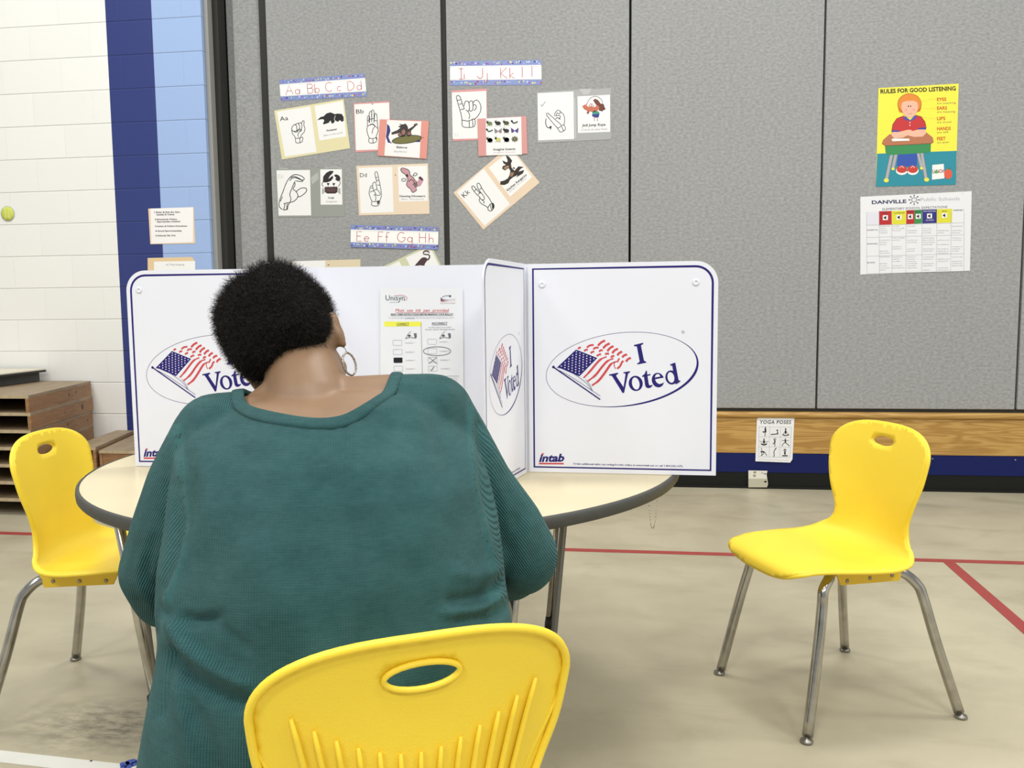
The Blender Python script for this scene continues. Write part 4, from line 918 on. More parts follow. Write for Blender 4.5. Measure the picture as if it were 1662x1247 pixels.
    p.poly([(1126, 537), (1212, 521), (1214, 552), (1192, 572), (1162, 580), (1138, 564)], BW, 2)
    p.line([(1196, 566), (1206, 564)], 6, BW, 2)
    # d
    p.ell(1272, 520, 54, 64, NB, 1, rot=-.2); p.ell(1268, 520, 30, 48, BW, 2, rot=-.2)
    p.poly([(1262, 402), (1304, 386), (1308, 392), (1336, 540), (1342, 548), (1354, 548), (1352, 556), (1316, 580), (1308, 578), (1280, 414), (1264, 412)], NB, 3)
    p.ell(1377, 112, 11, 11, (90, 90, 110), 1, wd=3); p.text('c', (1372, 117), (1382, 116), 14, (90, 90, 110), 1)
    # intab lettering and order line
    q = Print(Mp(860, 740, 5.194))
    q.text('intab', (74, 60), (290, 56), 62, NB, 1, bold=.038, shear=.25)
    q.line([(74, 76), (284, 76)], 13, RF, 1); q.ell(106, -6, 10, 7, RF, 2)
    q.text('Order additional table top voting booths online at www.intab.net or call 1.800.232.1672.', (362, 83), (1292, 100), 15, (40, 38, 110), 1, bold=.02, res=1)
    p.el += q.el
    return p
VP = voted_print()
def rounded(w_, h, r, corners, n=10):
    """panel outline from bottom-left counter-clockwise; corners: set of 'tl','tr' rounded"""
    pts = [(0, 0), (w_, 0)]
    pts += [(w_ - r + r * math.cos(a), h - r + r * math.sin(a)) for a in [PI/2 * i / n for i in range(n + 1)]] if 'tr' in corners else [(w_, h)]
    pts += [(r - r * math.sin(a), h - r + r * math.cos(a)) for a in [PI/2 * i / n for i in range(n + 1)]] if 'tl' in corners else [(0, h)]
    return pts
def panel(name, parent, A, B, corners, printed=None, scale=1.0, label=None, snaps=(), mirror_frame=False, thick=.004):
    """upright board from plan point A to B (left to right as seen from its printed side); bottom on the table"""
    A = Vector(A); B = Vector(B); d = B - A; wd = d.length; d.normalize(); nrm = Vector((d.y, -d.x))  # towards the viewer of the printed side
    off = Vector(parent.location[:2]); m = MB(); z0 = TZ + .0015 - parent.location.z
    def pl(a, b, l): v = A - off + d * a + nrm * l; return (v.x, v.y, z0 + b)
    O = rounded(wd, PZ, .052, corners); n = len(O)
    m.add([pl(a, b, 0) for a, b in O] + [pl(a, b, -thick) for a, b in O], [list(range(n)), list(range(n, 2*n))[::-1]] + [(i, n+i, n+(i+1) % n, (i+1) % n) for i in range(n)], BW)
    if printed:
        fr = Print(lambda a, b: (a, b)); i0 = .0125; lw = .0052
        k = wd / RW
        F_ = rounded(RW - 2*i0, PZ - 2*i0, .040, corners, 8); F_ = [(a + i0, b + i0) for a, b in F_]
        fr.line(F_, lw, NB, 1, closed=True)
        fr.emit(m, lambda a, b, l: pl(a * k, b, l)); 
        VP.emit(m, lambda a, b, l: pl(min(a, RW - .001) * k, b, l))
    o = m.build(name, parent)
    for a, b in snaps:
        s_ = MB(); c = Vector(pl(a, b, 0)); s_.lathe([(.0085, 0), (.0085, .0015), (.006, .003), (.003, .0032), (.0028, .0015)], BW, c, 20, (nrm.x, nrm.y, 0)); s_.build('snap_fastener', o)
    if label: o['label'] = label
    return o
back = empty('voting_booth', (-.49, YPL + .006, TZ)); tag(back, 'white voting booth whose printed wings spread flat to the left and right', 'voting booth', 'voting booths')
pr_ = at(1162, 774, z=TZ)
panel('side_panel', back, (X0P, YPL + .006), (X0P + RW, YPL - .006), {'tr'}, True, snaps=((.035, PZ - .05), (.40, PZ - .05)), label='right wing printed I Voted with a rounded top right corner')
panel('side_panel', back, (-1.262, YPL + .0), (-1.262 + RW, YPL + .008), {'tl'}, True, snaps=((.035, PZ - .05),), label='left wing printed I Voted with a rounded top left corner')
panel('back_panel', back, (-1.262 + RW, YPL + .012), (X0P, YPL + .012), set())
front = empty('voting_booth', (-.49, YPL - .006, TZ)); tag(front, 'white voting booth open towards the seated voter, instructions inside', 'voting booth', 'voting booths')
HL = Vector((-.752, YPL - .002)); HR = Vector((X0P - .006, YPL - .004))
def near_end(px, y): p = at(px, 500, y=y); return (p.x, y)
panel('back_panel', front, HL, HR, set())
panel('side_panel', front, near_end(785, 1.70), HR + Vector((.0, -.004)), {'tl'}, True, label='right wing folded towards the voter, printed on its outer side')
o = panel('side_panel', front, HL + Vector((-.004, -.004)), near_end(417, 1.70), {'tr'}, True, label='left wing folded towards the voter')

# instruction sheet
C7 = (610, 460, 7.794)
def d_ins2(p):
    D = (70, 74, 84)
    p.text('Unisyn', (124, 216), (366, 216), 66, (86, 90, 100), 2); p.line([(240, 158), (330, 152), (384, 170), (394, 192), (380, 212), (356, 216)], 5, (196, 96, 116), 2, smooth=4); p.line([(176, 242), (290, 240)], 4, (150, 152, 160), 2); p.ell(290, 238, 5, 5, D, 2)
    for k, c in enumerate(((40, 44, 90), (40, 44, 90), (190, 60, 80), (190, 60, 80))):
        p.line([(820, 186 + k*12), (850, 204 + k*9), (900, 206 + k*7), (1010, 196 + k*8)], [7, 8, 7, 6, 5, 4, 3, 2, 2, 1, 1, 1, 1], c, 2, smooth=4)
    p.line([(836, 180), (870, 160), (930, 156)], 5, (40, 44, 90), 2, smooth=4)
    p.poly([(940 + (20 if k % 2 == 0 else 8) * math.sin(PI*k/5), 162 - (20 if k % 2 == 0 else 8) * math.cos(PI*k/5)) for k in range(10)], (36, 40, 84), 3)
    p.text('ELECTION SYSTEMS', (820, 260), (1004, 258), 13, (170, 120, 132), 2)
    p.text('Must  use  ink  pen  provided', (248, 358), (926, 358), 36, (206, 66, 74), 2, shear=.2); p.line([(252, 370), (926, 368)], 4, (206, 66, 74), 2)
    p.text('READ THESE INSTRUCTIONS BEFORE MARKING YOUR BALLOT', (190, 404), (980, 402), 22, D, 2, bold=.02, shear=.2); p.line([(190, 412), (980, 410)], 3, D, 2)
    p.text('To mark your ballot, COMPLETELY fill in the box next to the candidate of your choice.', (166, 444), (990, 442), 13, (130, 134, 146), 2); p.line([(366, 448), (490, 447)], 2.5, (90, 96, 170), 2)
    p.poly([(108, 484), (576, 486), (576, 544), (108, 546)], (240, 240, 84)); p.text('CORRECT', (264, 530), (422, 528), 28, D, 2, shear=.15, bold=.01); p.line([(264, 537), (420, 535)], 3.5, D, 2)
    p.text('INCORRECT', (710, 522), (908, 520), 28, D, 2, shear=.15, bold=.01); p.line([(710, 529), (906, 527)], 3.5, D, 2)
    p.text("DO NOT USE AN 'X' OR CHECK", (670, 566), (956, 564), 14, (110, 114, 126), 2); p.text("DO NOT 'CIRCLE' THE NAME OR BOX", (628, 594), (998, 592), 15, (100, 104, 116), 2)
    p.line([(574, 500), (590, 1172)], 4, (110, 112, 120), 2)
    for ox in (0, 432):
        p.line([(374 + ox, 706), (404 + ox, 650), (444 + ox, 606)], 5, D, 2); p.line([(380 + ox, 700), (430 + ox, 684), (500 + ox, 694), (514 + ox, 672), (508 + ox, 636)], 6, D, 2, smooth=4)
        p.poly([(404 + ox, 656), (436 + ox, 648), (444 + ox, 668), (414 + ox, 676)], D, 3); p.poly([(480 + ox, 632), (514 + ox, 632), (512 + ox, 690), (492 + ox, 690)], (110, 114, 122), 2)
    def rr(x0, y0, x1, y1, c, fill=False):
        r = 9; P = []
        for cx_, cy_, s0 in ((x1 - r, y0 + r, -90), (x1 - r, y1 - r, 0), (x0 + r, y1 - r, 90), (x0 + r, y0 + r, 180)): P += arc(cx_, cy_, r, r, s0, s0 + 90, 4)
        p.poly(P, c, 2) if fill else p.line(P, 3, c, 2, closed=True)
    for k, (y, ) in enumerate(((720,), (836,), (940,), (1048,))):
        rr(218 + k*4, y, 330 + k*4, y + 66, (28, 30, 36) if k == 2 else (140, 142, 150), k == 2); p.text('Candidate %d' % (k+1), (372 + k*3, y + 42), (484 + k*4, y + 40), 15, (140, 144, 154), 2)
    for k, y in enumerate((706, 824, 936, 1046)):
        rr(656 + k*3, y, 768 + k*3, y + 66, (140, 142, 150)); p.text('Candidate %d' % (k+1), (806 + k*4, y + 42), (918 + k*6, y + 40), 15, (140, 144, 154), 2)
    p.ell(775, 858, 174, 56, D, 3, wd=6); p.line([(668, 936), (784, 1022)], 5, D, 3); p.line([(774, 934), (670, 1018)], 5, D, 3); p.line([(690, 1086), (704, 1104), (738, 1054)], 7, D, 3)
    p.line([(590, 1176), (1056, 1174)], 4, (140, 142, 150), 2)
    for k in range(4): p.text('If you make a mistake or have a question, ask a poll worker to help you', (640, 1208 + k*28), (1036, 1206 + k*28), 14, (150, 152, 162), 2)
sheet('instruction_sheet', YPL - .0062, C7, [(55, 60), (1100, 62), (1110, 1395), (58, 1395)], (236, 238, 242), 'white ballot marking instruction sheet with a yellow CORRECT bar inside the booth', 'paper', d_ins2, .0004)

# ================================================================ YELLOW CHAIRS
YEL = mat('yellow_polypropylene', (247, 216, 62), .42, noise=.03, nscale=9, bump=.25, bscale=420, spec=.45)
YEL2 = mat('yellow_bracket', (236, 200, 52), .5, noise=.05, nscale=20)
RIV = mat('steel_rivet', (150, 148, 140), .35, metal=.9)
# side profile of the shell: forward, up, half width, cup (how much the edges rise or come forward)
SEC = [(.256, .408, .140, .0), (.252, .430, .155, .0), (.228, .442, .172, .02), (.17, .446, .192, .06), (.10, .441, .208, .12), (.03, .434, .219, .2), (-.04, .428, .219, .3), (-.095, .432, .207, .5),
       (-.132, .454, .178, .9), (-.148, .492, .152, 1.2), (-.152, .538, .148, 1.3), (-.153, .592, .168, 1.1), (-.156, .645, .186, .8), (-.161, .695, .194, .65), (-.168, .745, .196, .55), (-.180, .802, .188, .5)]
cv = catmull([(a, b, 0) for a, b, c, d in SEC], 10); cw = catmull([(c, d, 0) for a, b, c, d in SEC], 10)
AL = [0.0]
for i in range(1, len(cv)): AL.append(AL[-1] + (cv[i] - cv[i-1]).length)
LEN = AL[-1]
def sample(s_):
    s_ = min(max(s_, 0), LEN); import bisect
    i = min(max(bisect.bisect_right(AL, s_) - 1, 0), len(AL) - 2); t = (s_ - AL[i]) / (AL[i+1] - AL[i])
    P = cv[i].lerp(cv[i+1], t); Wd = cw[i].lerp(cw[i+1], t); T = (cv[i+1] - cv[i]).normalized()
    return P, Wd, T
def shellpt(x, s_, lift=0.0):
    P, Wd, T = sample(s_)
    nn = Vector((-T.y, T.x)) * -1 if False else Vector((T.y, -T.x))
    # the sitter's side: up on the seat, forward on the back
    nn = -nn if (nn.y < 0 and s_ < LEN * .5) or (nn.x < 0 and s_ >= LEN * .5) else nn
    u = abs(x) / max(Wd.x, .01)
    k = Wd.y * x * x * .95 + lift
    edge = 0.0
    return Vector((x, P.x + nn.x * k, P.y + nn.y * k))
def wid(s_): return sample(s_)[1].x
def shell_outline():
    R = []; top = .088; fr = .070; n = 10
    sw = [fr + (LEN - top - fr) * i / 46 for i in range(47)]
    right = [(wid(s_), s_) for s_ in sw]
    wt = wid(LEN - top); tp = [(wt * math.cos(a) ** (2/2.7), LEN - top + (top) * math.sin(a) ** (2/2.05)) for a in [PI/2 * i / 16 for i in range(1, 17)]]
    wf = wid(fr); ft = [(wf * math.cos(a) ** (2/2.8), fr - fr * math.sin(a) ** (2/2.2)) for a in [PI/2 * i / 12 for i in range(12, 0, -1)]]
    half = ft + right + tp
    return half + [(-x, s_) for x, s_ in half[::-1] if x > 1e-4]
def hole_outline(n=26):
    c = LEN - .052
    return [(.046 * math.cos(2*PI*i/n), c + .0175 * math.sin(2*PI*i/n)) for i in range(n)]
def inside(p, poly):
    x, y = p; c = False; n = len(poly)
    for i in range(n):
        x1, y1 = poly[i]; x2, y2 = poly[(i+1) % n]
        if (y1 > y) != (y2 > y) and x < (x2 - x1) * (y - y1) / (y2 - y1) + x1: c = not c
    return c
def chair_shell():
    O = shell_outline(); Hh = hole_outline(); vs = [Vector(p) for p in O + Hh]; n = len(O); h = len(Hh)
    ed = [(i, (i+1) % n) for i in range(n)] + [(n + i, n + (i+1) % h) for i in range(h)]
    st = .0125; hc = LEN - .052
    k = 0
    ss = 0.006
    while ss < LEN:
        x = -.21 + (k % 2) * st / 2
        while x < .21:
            if inside((x, ss), O) and not ((x / .053) ** 2 + ((ss - hc) / .0245) ** 2 < 1):
                dmin = min((x - a) ** 2 + (ss - b_) ** 2 for a, b_ in O)
                if dmin > (.0055) ** 2: vs.append(Vector((x, ss)))
            x += st
        ss += st * .87; k += 1
    V, E_, F_, _, _, _ = delaunay_2d_cdt(vs, ed, [], 0, 1e-6)
    F2 = []
    for f in F_:
        c = sum((V[i] for i in f), Vector((0, 0))) / len(f)
        if inside(c, O) and not inside(c, Hh): F2.append(list(f))
    m = MB(); th = .0022
    P = [shellpt(v.x, v.y) for v in V]; m.add(P, F2, YEL, True)
    me = m.mesh('shell'); bm = bmesh.new(); bm.from_mesh(me)
    bmesh.ops.recalc_face_normals(bm, faces=bm.faces)
    bmesh.ops.solidify(bm, geom=bm.faces[:], thickness=.0044)
    bmesh.ops.recalc_face_normals(bm, faces=bm.faces)
    bm.normal_update()
    vv = [v.co.copy() for v in bm.verts]; ff = [[v.index for v in f.verts] for f in bm.faces]; bm.free(); bpy.data.meshes.remove(me)
    q = MB(); q.add(vv, ff, YEL, True)
    # rolled rim round the shell and round the hand hole
    q.tube([shellpt(x, s_, -.0028) for x, s_ in O], .0054, YEL, 8, closed=True)
    q.tube([shellpt(x, s_, -.0020) for x, s_ in Hh], .0036, YEL, 8, closed=True)
    # moulded flutes on the rear of the back
    for i in range(13):
        u = (i - 6) / 6; xt = u * .150; top_s = LEN - .150 + .062 * abs(u) ** 1.8; bot = LEN - .37
        pts = []
        for j in range(11):
            t = j / 10; s_ = top_s + (bot - top_s) * t; x = xt * (1 - .40 * t); x = max(-wid(s_) + .02, min(wid(s_) - .02, x))
            pts.append(shellpt(x, s_, -.0045))
        q.tube(pts, [.0022, .0036] + [.0040] * 8 + [.0006], YEL, 8)
    # flared side flanges of the back
    for sg in (-1, 1):
        pts = []
        for j in range(17):
            t = j / 16; s_ = LEN - .12 - .26 * t; pts.append(shellpt(sg * (wid(s_) - .022 * math.sin(PI * t)), s_, .0008))
        q.tube(pts, [.001] + [.0026] * 15 + [.001], YEL, 8)
    return q
def make_chair(name):
    r = empty(name)
    sh = chair_shell().build('seat_shell', r)
    for p in sh.data.polygons: p.use_smooth = True
    for sg in (-1, 1):
        m = MB(); x0 = sg * .140
        m.add([(x0 - .003, -.112, .378), (x0 + .003, -.112, .378), (x0 + .003, .085, .386), (x0 - .003, .085, .386), (x0 - .003, -.13, .436), (x0 + .003, -.13, .436), (x0 + .003, .11, .440), (x0 - .003, .11, .440)],
              [(3,2,1,0),(4,5,6,7),(0,1,5,4),(1,2,6,5),(2,3,7,6),(3,0,4,7)], YEL2); b_ = m.build('seat_bracket', r, .001)
        for y in (-.085, -.01, .065):
            m = MB(); m.lathe([(.0055, 0), (.0055, .0015), (.003, .003)], RIV, (x0 + sg * .003, y, .397), 12, (sg, 0, 0)); m.build('rivet', b_)
    def leg(pts, foot):
        m = MB(); m.tube(pts, .0142, CHROME, 18); o = m.build('leg', r)
        f = Vector(foot); m = MB()
        m.lathe([(.006, .0), (.016, .001), (.0175, .005), (.015, .009), (.006, .012), (.006, .022)], RIV, (f.x, f.y, 0), 18); m.build('glide', o)
        return o
    for sg in (-1, 1):
        leg(catmull([(sg*.02, .085, .418), (sg*.10, .095, .417), (sg*.145, .125, .414), (sg*.166, .160, .388), (sg*.172, .168, .345), (sg*.188, .190, .24), (sg*.213, .236, .016)], 6), (sg*.215, .240))
        leg(catmull([(sg*.10, -.05, .408), (sg*.112, -.09, .405), (sg*.136, -.130, .396), (sg*.156, -.160, .366), (sg*.168, -.172, .33), (sg*.195, -.200, .20), (sg*.234, -.246, .016)], 6), (sg*.237, -.25))
    m = MB(); m.box((-.125, -.06, .405), (.125, -.035, .425), GREYM); m.box((-.125, .06, .405), (.125, .085, .425), GREYM); m.build('seat_frame', r, .002)
    return r
def heading(o, x, y, deg):      # deg = compass of the sitter's forward direction, from +X
    o.location = (x, y, 0); o.rotation_euler = (0, 0, math.radians(deg - 90))
ch1 = make_chair('school_chair'); heading(ch1, .628, 2.433, -155.6)
tag(ch1, 'empty yellow plastic school chair standing alone right of the table, facing left', 'chair', 'yellow school chairs')
ch2 = copy_tree(ch1); heading(ch2, -1.512, 2.205, 7)
tag(ch2, 'empty yellow plastic school chair at the left side of the table, facing right', 'chair', 'yellow school chairs')
ch3 = copy_tree(ch1); heading(ch3, -.298, 1.014, 117)
_sh = [c for c in S.objects if c.parent == ch3 and c.name.startswith('seat_shell')][0]; _a = math.radians(3)   # the back gives a little under the sitter's weight
_sh.rotation_euler.x = _a; _sh.scale.x = .94; _pv = Vector((0, -.05, .43)); _sh.location = _pv - Matrix.Rotation(_a, 3, 'X') @ _pv
tag(ch3, 'yellow plastic school chair in the foreground carrying the person in the teal top', 'chair', 'yellow school chairs')

# ================================================================ THE VOTER
def PD(px, py, d): return at(px, py, d=d)
CR = Vector((CX.x, CY.x, 0)).normalized()          # the room direction that runs to the camera's right
CF = Vector((-CR.y, CR.x, 0))                       # and straight ahead of it
vo = empty('person', (-.34, 1.08, 0)); tag(vo, 'seated person with short dark curls, teal ribbed top and hoop earring, bent over table', 'person')
PO = Vector(vo.location)

def remesh(mb, name, voxel, smooth=3, fac=.5):
    me = mb.mesh(name); o = bpy.data.objects.new(name, me); COL.objects.link(o)
    r = o.modifiers.new('r', 'REMESH'); r.mode = 'VOXEL'; r.voxel_size = voxel; r.use_smooth_shade = True
    s_ = o.modifiers.new('s', 'SMOOTH'); s_.iterations = smooth; s_.factor = fac
    m2 = evaluated(o); bpy.data.objects.remove(o); bpy.data.meshes.remove(me)
    m2.materials.clear()
    return m2
def loft(mb, rings, m, n=2.3, seg=40, grow=0.0):
    """closed body through horizontal elliptical rings: (centre, width vector, depth vector)"""
    vs = []
    for c, A, B in rings:
        for k in range(seg):
            a = 2*PI*k/seg; ca, sa = math.cos(a), math.sin(a)
            x = math.copysign(abs(ca) ** (2/n), ca); y = math.copysign(abs(sa) ** (2/n), sa)
            vs.append(c + A * x * (1 + grow / A.length) + B * y * (1 + grow / B.length))
    L_ = len(rings)
    fs = [(i*seg+k, i*seg+(k+1) % seg, (i+1)*seg+(k+1) % seg, (i+1)*seg+k) for i in range(L_-1) for k in range(seg)]
    fs.append(tuple(range(seg))[::-1]); fs.append(tuple((L_-1)*seg + k for k in range(seg)))
    mb.add(vs, fs, m, True)
TW = math.radians(10)      # the trunk is turned a little: its right side is farther away
def ring(py, xl, xr, d, b_):
    l = PD(xl, py, d); r_ = PD(xr, py, d); c = (l + r_) / 2; hw = (r_ - l).length / 2
    z = c.z; A = (CR * math.cos(TW) + CF * math.sin(TW)) * hw; B = (CF * math.cos(TW) - CR * math.sin(TW)) * b_
    return (Vector((c.x, c.y, z)), A, B)
TORSO = [(1345, 330, 800, 1.14, .12), (1285, 268, 836, 1.11, .14), (1200, 250, 842, 1.085, .148), (1110, 266, 838, 1.085, .150), (1060, 276, 832, 1.09, .150), (1010, 282, 826, 1.105, .150), (960, 277, 818, 1.12, .155), (900, 280, 812, 1.135, .160),
         (840, 290, 804, 1.155, .160), (780, 296, 790, 1.175, .155), (730, 304, 772, 1.20, .145), (690, 325, 748, 1.23, .125), (655, 375, 715, 1.255, .10), (630, 440, 670, 1.275, .07)]
def armp(px, py, d, r):
    p = PD(px, py, d)
    if math.hypot(p.x - TC[0], p.y - TC[1]) < TR_ + .05: p.z = max(p.z, TZ + r + .006)
    return p
ARMS = {'l': [(352, 712, 1.215, .062), (312, 790, 1.20, .061), (285, 860, 1.19, .058), (261, 925, 1.195, .054), (276, 960, 1.22, .051)],
        'r': [(700, 682, 1.265, .066), (728, 730, 1.27, .066), (768, 795, 1.28, .062), (818, 858, 1.30, .060), (842, 902, 1.31, .060), (828, 922, 1.34, .050)]}
FORE = {'l': [(300, 905, 1.30, .050), (385, 845, 1.48, .040), (455, 815, 1.62, .031)], 'r': [(800, 850, 1.43, .048), (745, 810, 1.58, .040), (690, 795, 1.70, .031)]}
def clothes(mb, m, g, trunk=True):
    """trunk and sleeves; g grows (cloth) or shrinks (skin) everything"""
    if trunk: loft(mb, [ring(*t) for t in TORSO], m, 2.25, 48, g)
    for s_ in 'lr':
        ch = ARMS[s_] + FORE[s_]
        for a, b_ in zip(ch, ch[1:]):
            mb.capsule(armp(*a), a[3] + g, armp(*b_), b_[3] + g, m)
    # shoulders and the roll of the upper back
    for a, b_ in ((((470, 690, 1.25), .055), ((352, 704, 1.225), .058)), (((560, 672, 1.265), .057), ((700, 676, 1.27), .064)), (((450, 760, 1.2), .09), ((640, 740, 1.22), .09))):
        mb.capsule(PD(*a[0]), a[1] + g, PD(*b_[0]), b_[1] + g, m)
SK, nt, b = nodes('brown_skin', .5)
b.inputs['Base Color'].default_value = rgb((168, 126, 96)); b.inputs['Subsurface Weight'].default_value = .12; b.inputs['Subsurface Radius'].default_value = (.6, .25, .12); b.inputs['Subsurface Scale'].default_value = .01
tc = N(nt, 'ShaderNodeTexCoord'); n1 = N(nt, 'ShaderNodeTexNoise', i_Scale=18.0, i_Detail=5.0); nt.links.new(tc.outputs['Object'], n1.inputs['Vector'])
cr = N(nt, 'ShaderNodeValToRGB'); cr.color_ramp.elements[0].color = rgb((124, 96, 70)); cr.color_ramp.elements[1].color = rgb((144, 114, 87)); nt.links.new(n1.outputs[0], cr.inputs[0]); nt.links.new(cr.outputs[0], b.inputs['Base Color'])
n2 = N(nt, 'ShaderNodeTexNoise', i_Scale=260.0, i_Detail=3.0); nt.links.new(tc.outputs['Object'], n2.inputs['Vector'])
bp = N(nt, 'ShaderNodeBump', i_Strength=.12, i_Distance=.0012); nt.links.new(n2.outputs[0], bp.inputs['Height']); nt.links.new(bp.outputs[0], b.inputs['Normal'])

# head frame: rolled to the left and bent down over the ballot
HC = PD(451, 524, 1.33)
ro = math.radians(31); pi_ = math.radians(28)
UPv = Vector((0, 0, 1))
HE = (CR * math.cos(ro) + UPv * math.sin(ro)).normalized()                       # towards the right ear
U0 = (-CR * math.sin(ro) + UPv * math.cos(ro))
HU = (U0 * math.cos(pi_) + CF * math.sin(pi_)).normalized()                       # crown
HF = HU.cross(HE).normalized()                                                    # face direction
if HF.dot(CF) < 0: HF = -HF
def hd(e, f, u): return HC + HE * e + HF * (f + .022) + HU * (u - .030)
mb = MB()
loft(mb, [ring(*t) for t in TORSO[:-3]], SK, 2.25, 40, -.028)
loft(mb, [ring(*t) for t in TORSO[9:]], SK, 2.25, 40, -.006)
clothes(mb, SK, -.010, False)
mb.ellip(hd(0, -.024, .026), (HE * .068, HF * .076, HU * .066), SK)
for s_ in (-1, 1): mb.ellip(hd(s_*.046, -.012, -.034), (HE * .026, HF * .030, HU * .034), SK)
mb.ellip(hd(0, .0, -.018), (HE * .073, HF * .060, HU * .042), SK)            # skull
mb.ellip(hd(0, .040, -.045), (HE * .053, HF * .054, HU * .064), SK)            # face and jaw
mb.ellip(hd(0, .066, -.098), (HE * .024, HF * .020, HU * .016), SK)            # chin
mb.capsule(hd(0, .093, -.020), .008, hd(0, .112, -.052), .013, SK)             # nose
for s_ in (-1, 1):
    mb.capsule(hd(s_*.012, .098, -.056), .008, hd(s_*.012, .098, -.056), .008, SK)
    mb.ellip(hd(s_*.032, .070, -.045), (HE * .018, HF * .018, HU * .022), SK)  # cheek
    mb.ellip(hd(s_*.079, -.006, -.030), (HE * .008, HF * .018, HU * .028), SK) # ear
    mb.ellip(hd(s_*.083, -.014, -.016), (HE * .009, HF * .011, HU * .016), SK)
    mb.ellip(hd(s_*.076, -.002, -.055), (HE * .007, HF * .009, HU * .010), SK) # ear lobe
    mb.ellip(hd(s_*.028, .088, -.010), (HE * .014, HF * .008, HU * .010), SK)  # eyelid
mb.ellip(hd(0, .094, -.074), (HE * .024, HF * .009, HU * .007), SK); mb.ellip(hd(0, .092, -.083), (HE * .020, HF * .010, HU * .007), SK)
# neck and the slope from neck to shoulders
mb.capsule(PD(505, 668, 1.255), .070, PD(488, 586, 1.315), .058, SK, 24)
mb.capsule(PD(505, 640, 1.27), .060, PD(476, 560, 1.335), .056, SK, 24)
mb.capsule(PD(500, 668, 1.26), .052, PD(648, 655, 1.275), .047, SK, 20)
mb.capsule(PD(500, 680, 1.25), .052, PD(395, 692, 1.235), .045, SK, 20)
mb.capsule(PD(470, 640, 1.28), .040, PD(420, 682, 1.25), .040, SK, 20)
# hands: palm, four unequal bent fingers and a thumb from the side of the palm
def hand(wr, fwd, lat, grip):
    wr = Vector(wr); fwd = Vector(fwd).normalized(); lat = Vector(lat).normalized(); up = Vector((0, 0, 1))
    pc_ = wr + fwd * .05
    mb.capsule(wr - fwd * .03, .027, wr + fwd * .012, .023, SK)
    for k in range(4): mb.capsule(wr + fwd * .010 + lat * (-.020 + .0135 * k), .0135, wr + fwd * .078 + lat * (-.030 + .020 * k), .0115, SK, 12, 4)
    for k, ln in enumerate((.062, .074, .080, .072)[::-1] if grip else (.062, .078, .084, .074)):
        a = wr + fwd * .082 + lat * (-.031 + .0205 * k); c1_ = .35 if grip else .12; dr = fwd * math.cos(c1_) - up * math.sin(c1_)
        p1 = a + dr * ln * .45; dr2 = fwd * math.cos(c1_ * 3) - up * math.sin(c1_ * 3); p2 = p1 + dr2 * ln * .32
        dr3 = fwd * math.cos(c1_ * 4.2) - up * math.sin(c1_ * 4.2); p3 = p2 + dr3 * ln * .23
        for u, v, r1, r2 in ((a, p1, .0098, .0090), (p1, p2, .0090, .0083), (p2, p3, .0083, .0072)): mb.capsule(u, r1, v, r2, SK, 10, 4)
    s_ = -1 if grip else 1
    t0 = wr + fwd * .022 + lat * s_ * .026; t1 = t0 + (fwd * .7 + lat * s_ * .75 - up * .1).normalized() * .038; t2 = t1 + (fwd * .95 + lat * s_ * .15 - up * .15).normalized() * .030; t3 = t2 + (fwd - up * .2).normalized() * .022
    for u, v, r1, r2 in ((t0, t1, .0135, .0110), (t1, t2, .0110, .0100), (t2, t3, .0100, .0080)): mb.capsule(u, r1, v, r2, SK, 10, 4)
WL = PD(*FORE['l'][-1][:3]); WR_ = PD(*FORE['r'][-1][:3])
WL.z = TZ + .030; WR_.z = TZ + .034
hand(WL + Vector((.01, .03, 0)), (.62, .75, -.04), (.75, -.62, 0), False)
hand(WR_ + Vector((-.012, .02, .004)), (-.62, .75, -.08), (.75, .62, 0), True)
me = remesh(mb, 'body', .0042, 9, .5); me.materials.append(SK)
def local(me):
    n = len(me.vertices); co = np.empty(n * 3, dtype=np.float64); me.vertices.foreach_get('co', co); co = co.reshape(-1, 3) - np.array(PO); me.vertices.foreach_set('co', co.ravel()); me.update()
local(me); body = bpy.data.objects.new('body', me); COL.objects.link(body); body.parent = vo
# eyes, almost closed over the ballot, and lips
EW = mat('eye_white', (226, 222, 214), .2); ED = mat('dark_iris', (38, 24, 18), .15); LIP = mat('lips', (128, 74, 70), .45)
for s_ in (-1, 1):
    q = MB(); q.ellip(hd(s_*.028, .0925, -.014) - PO, (HE * .011, HF * .006, HU * .004), EW, 14, 8); e_ = q.build('eye', vo)
    q = MB(); q.ellip(hd(s_*.028, .0975, -.015) - PO, (HE * .004, HF * .0015, HU * .003), ED, 12, 6); q.build('iris', e_)
q = MB(); q.ellip(hd(0, .0995, -.0735) - PO, (HE * .022, HF * .005, HU * .005), LIP, 16, 8); q.ellip(hd(0, .0985, -.0825) - PO, (HE * .019, HF * .006, HU * .006), LIP, 16, 8); q.build('lips', vo)

# --- the teal top
TEAL, nt, b = nodes('teal_rib_knit', .92); L = nt.links; b.inputs['Specular IOR Level'].default_value = .12; b.inputs['Sheen Weight'].default_value = .06; b.inputs['Sheen Roughness'].default_value = .5
at_ = N(nt, 'ShaderNodeAttribute', attribute_name='knit'); sp = N(nt, 'ShaderNodeSeparateXYZ'); L.new(at_.outputs['Vector'], sp.inputs[0])
m1 = N(nt, 'ShaderNodeMath', operation='MULTIPLY', i_1=2*PI/.0031); L.new(sp.outputs[0], m1.inputs[0]); s1 = N(nt, 'ShaderNodeMath', operation='SINE'); L.new(m1.outputs[0], s1.inputs[0])
m2 = N(nt, 'ShaderNodeMath', operation='MULTIPLY', i_1=2*PI/.0030); L.new(sp.outputs[1], m2.inputs[0]); s2 = N(nt, 'ShaderNodeMath', operation='SINE'); L.new(m2.outputs[0], s2.inputs[0])
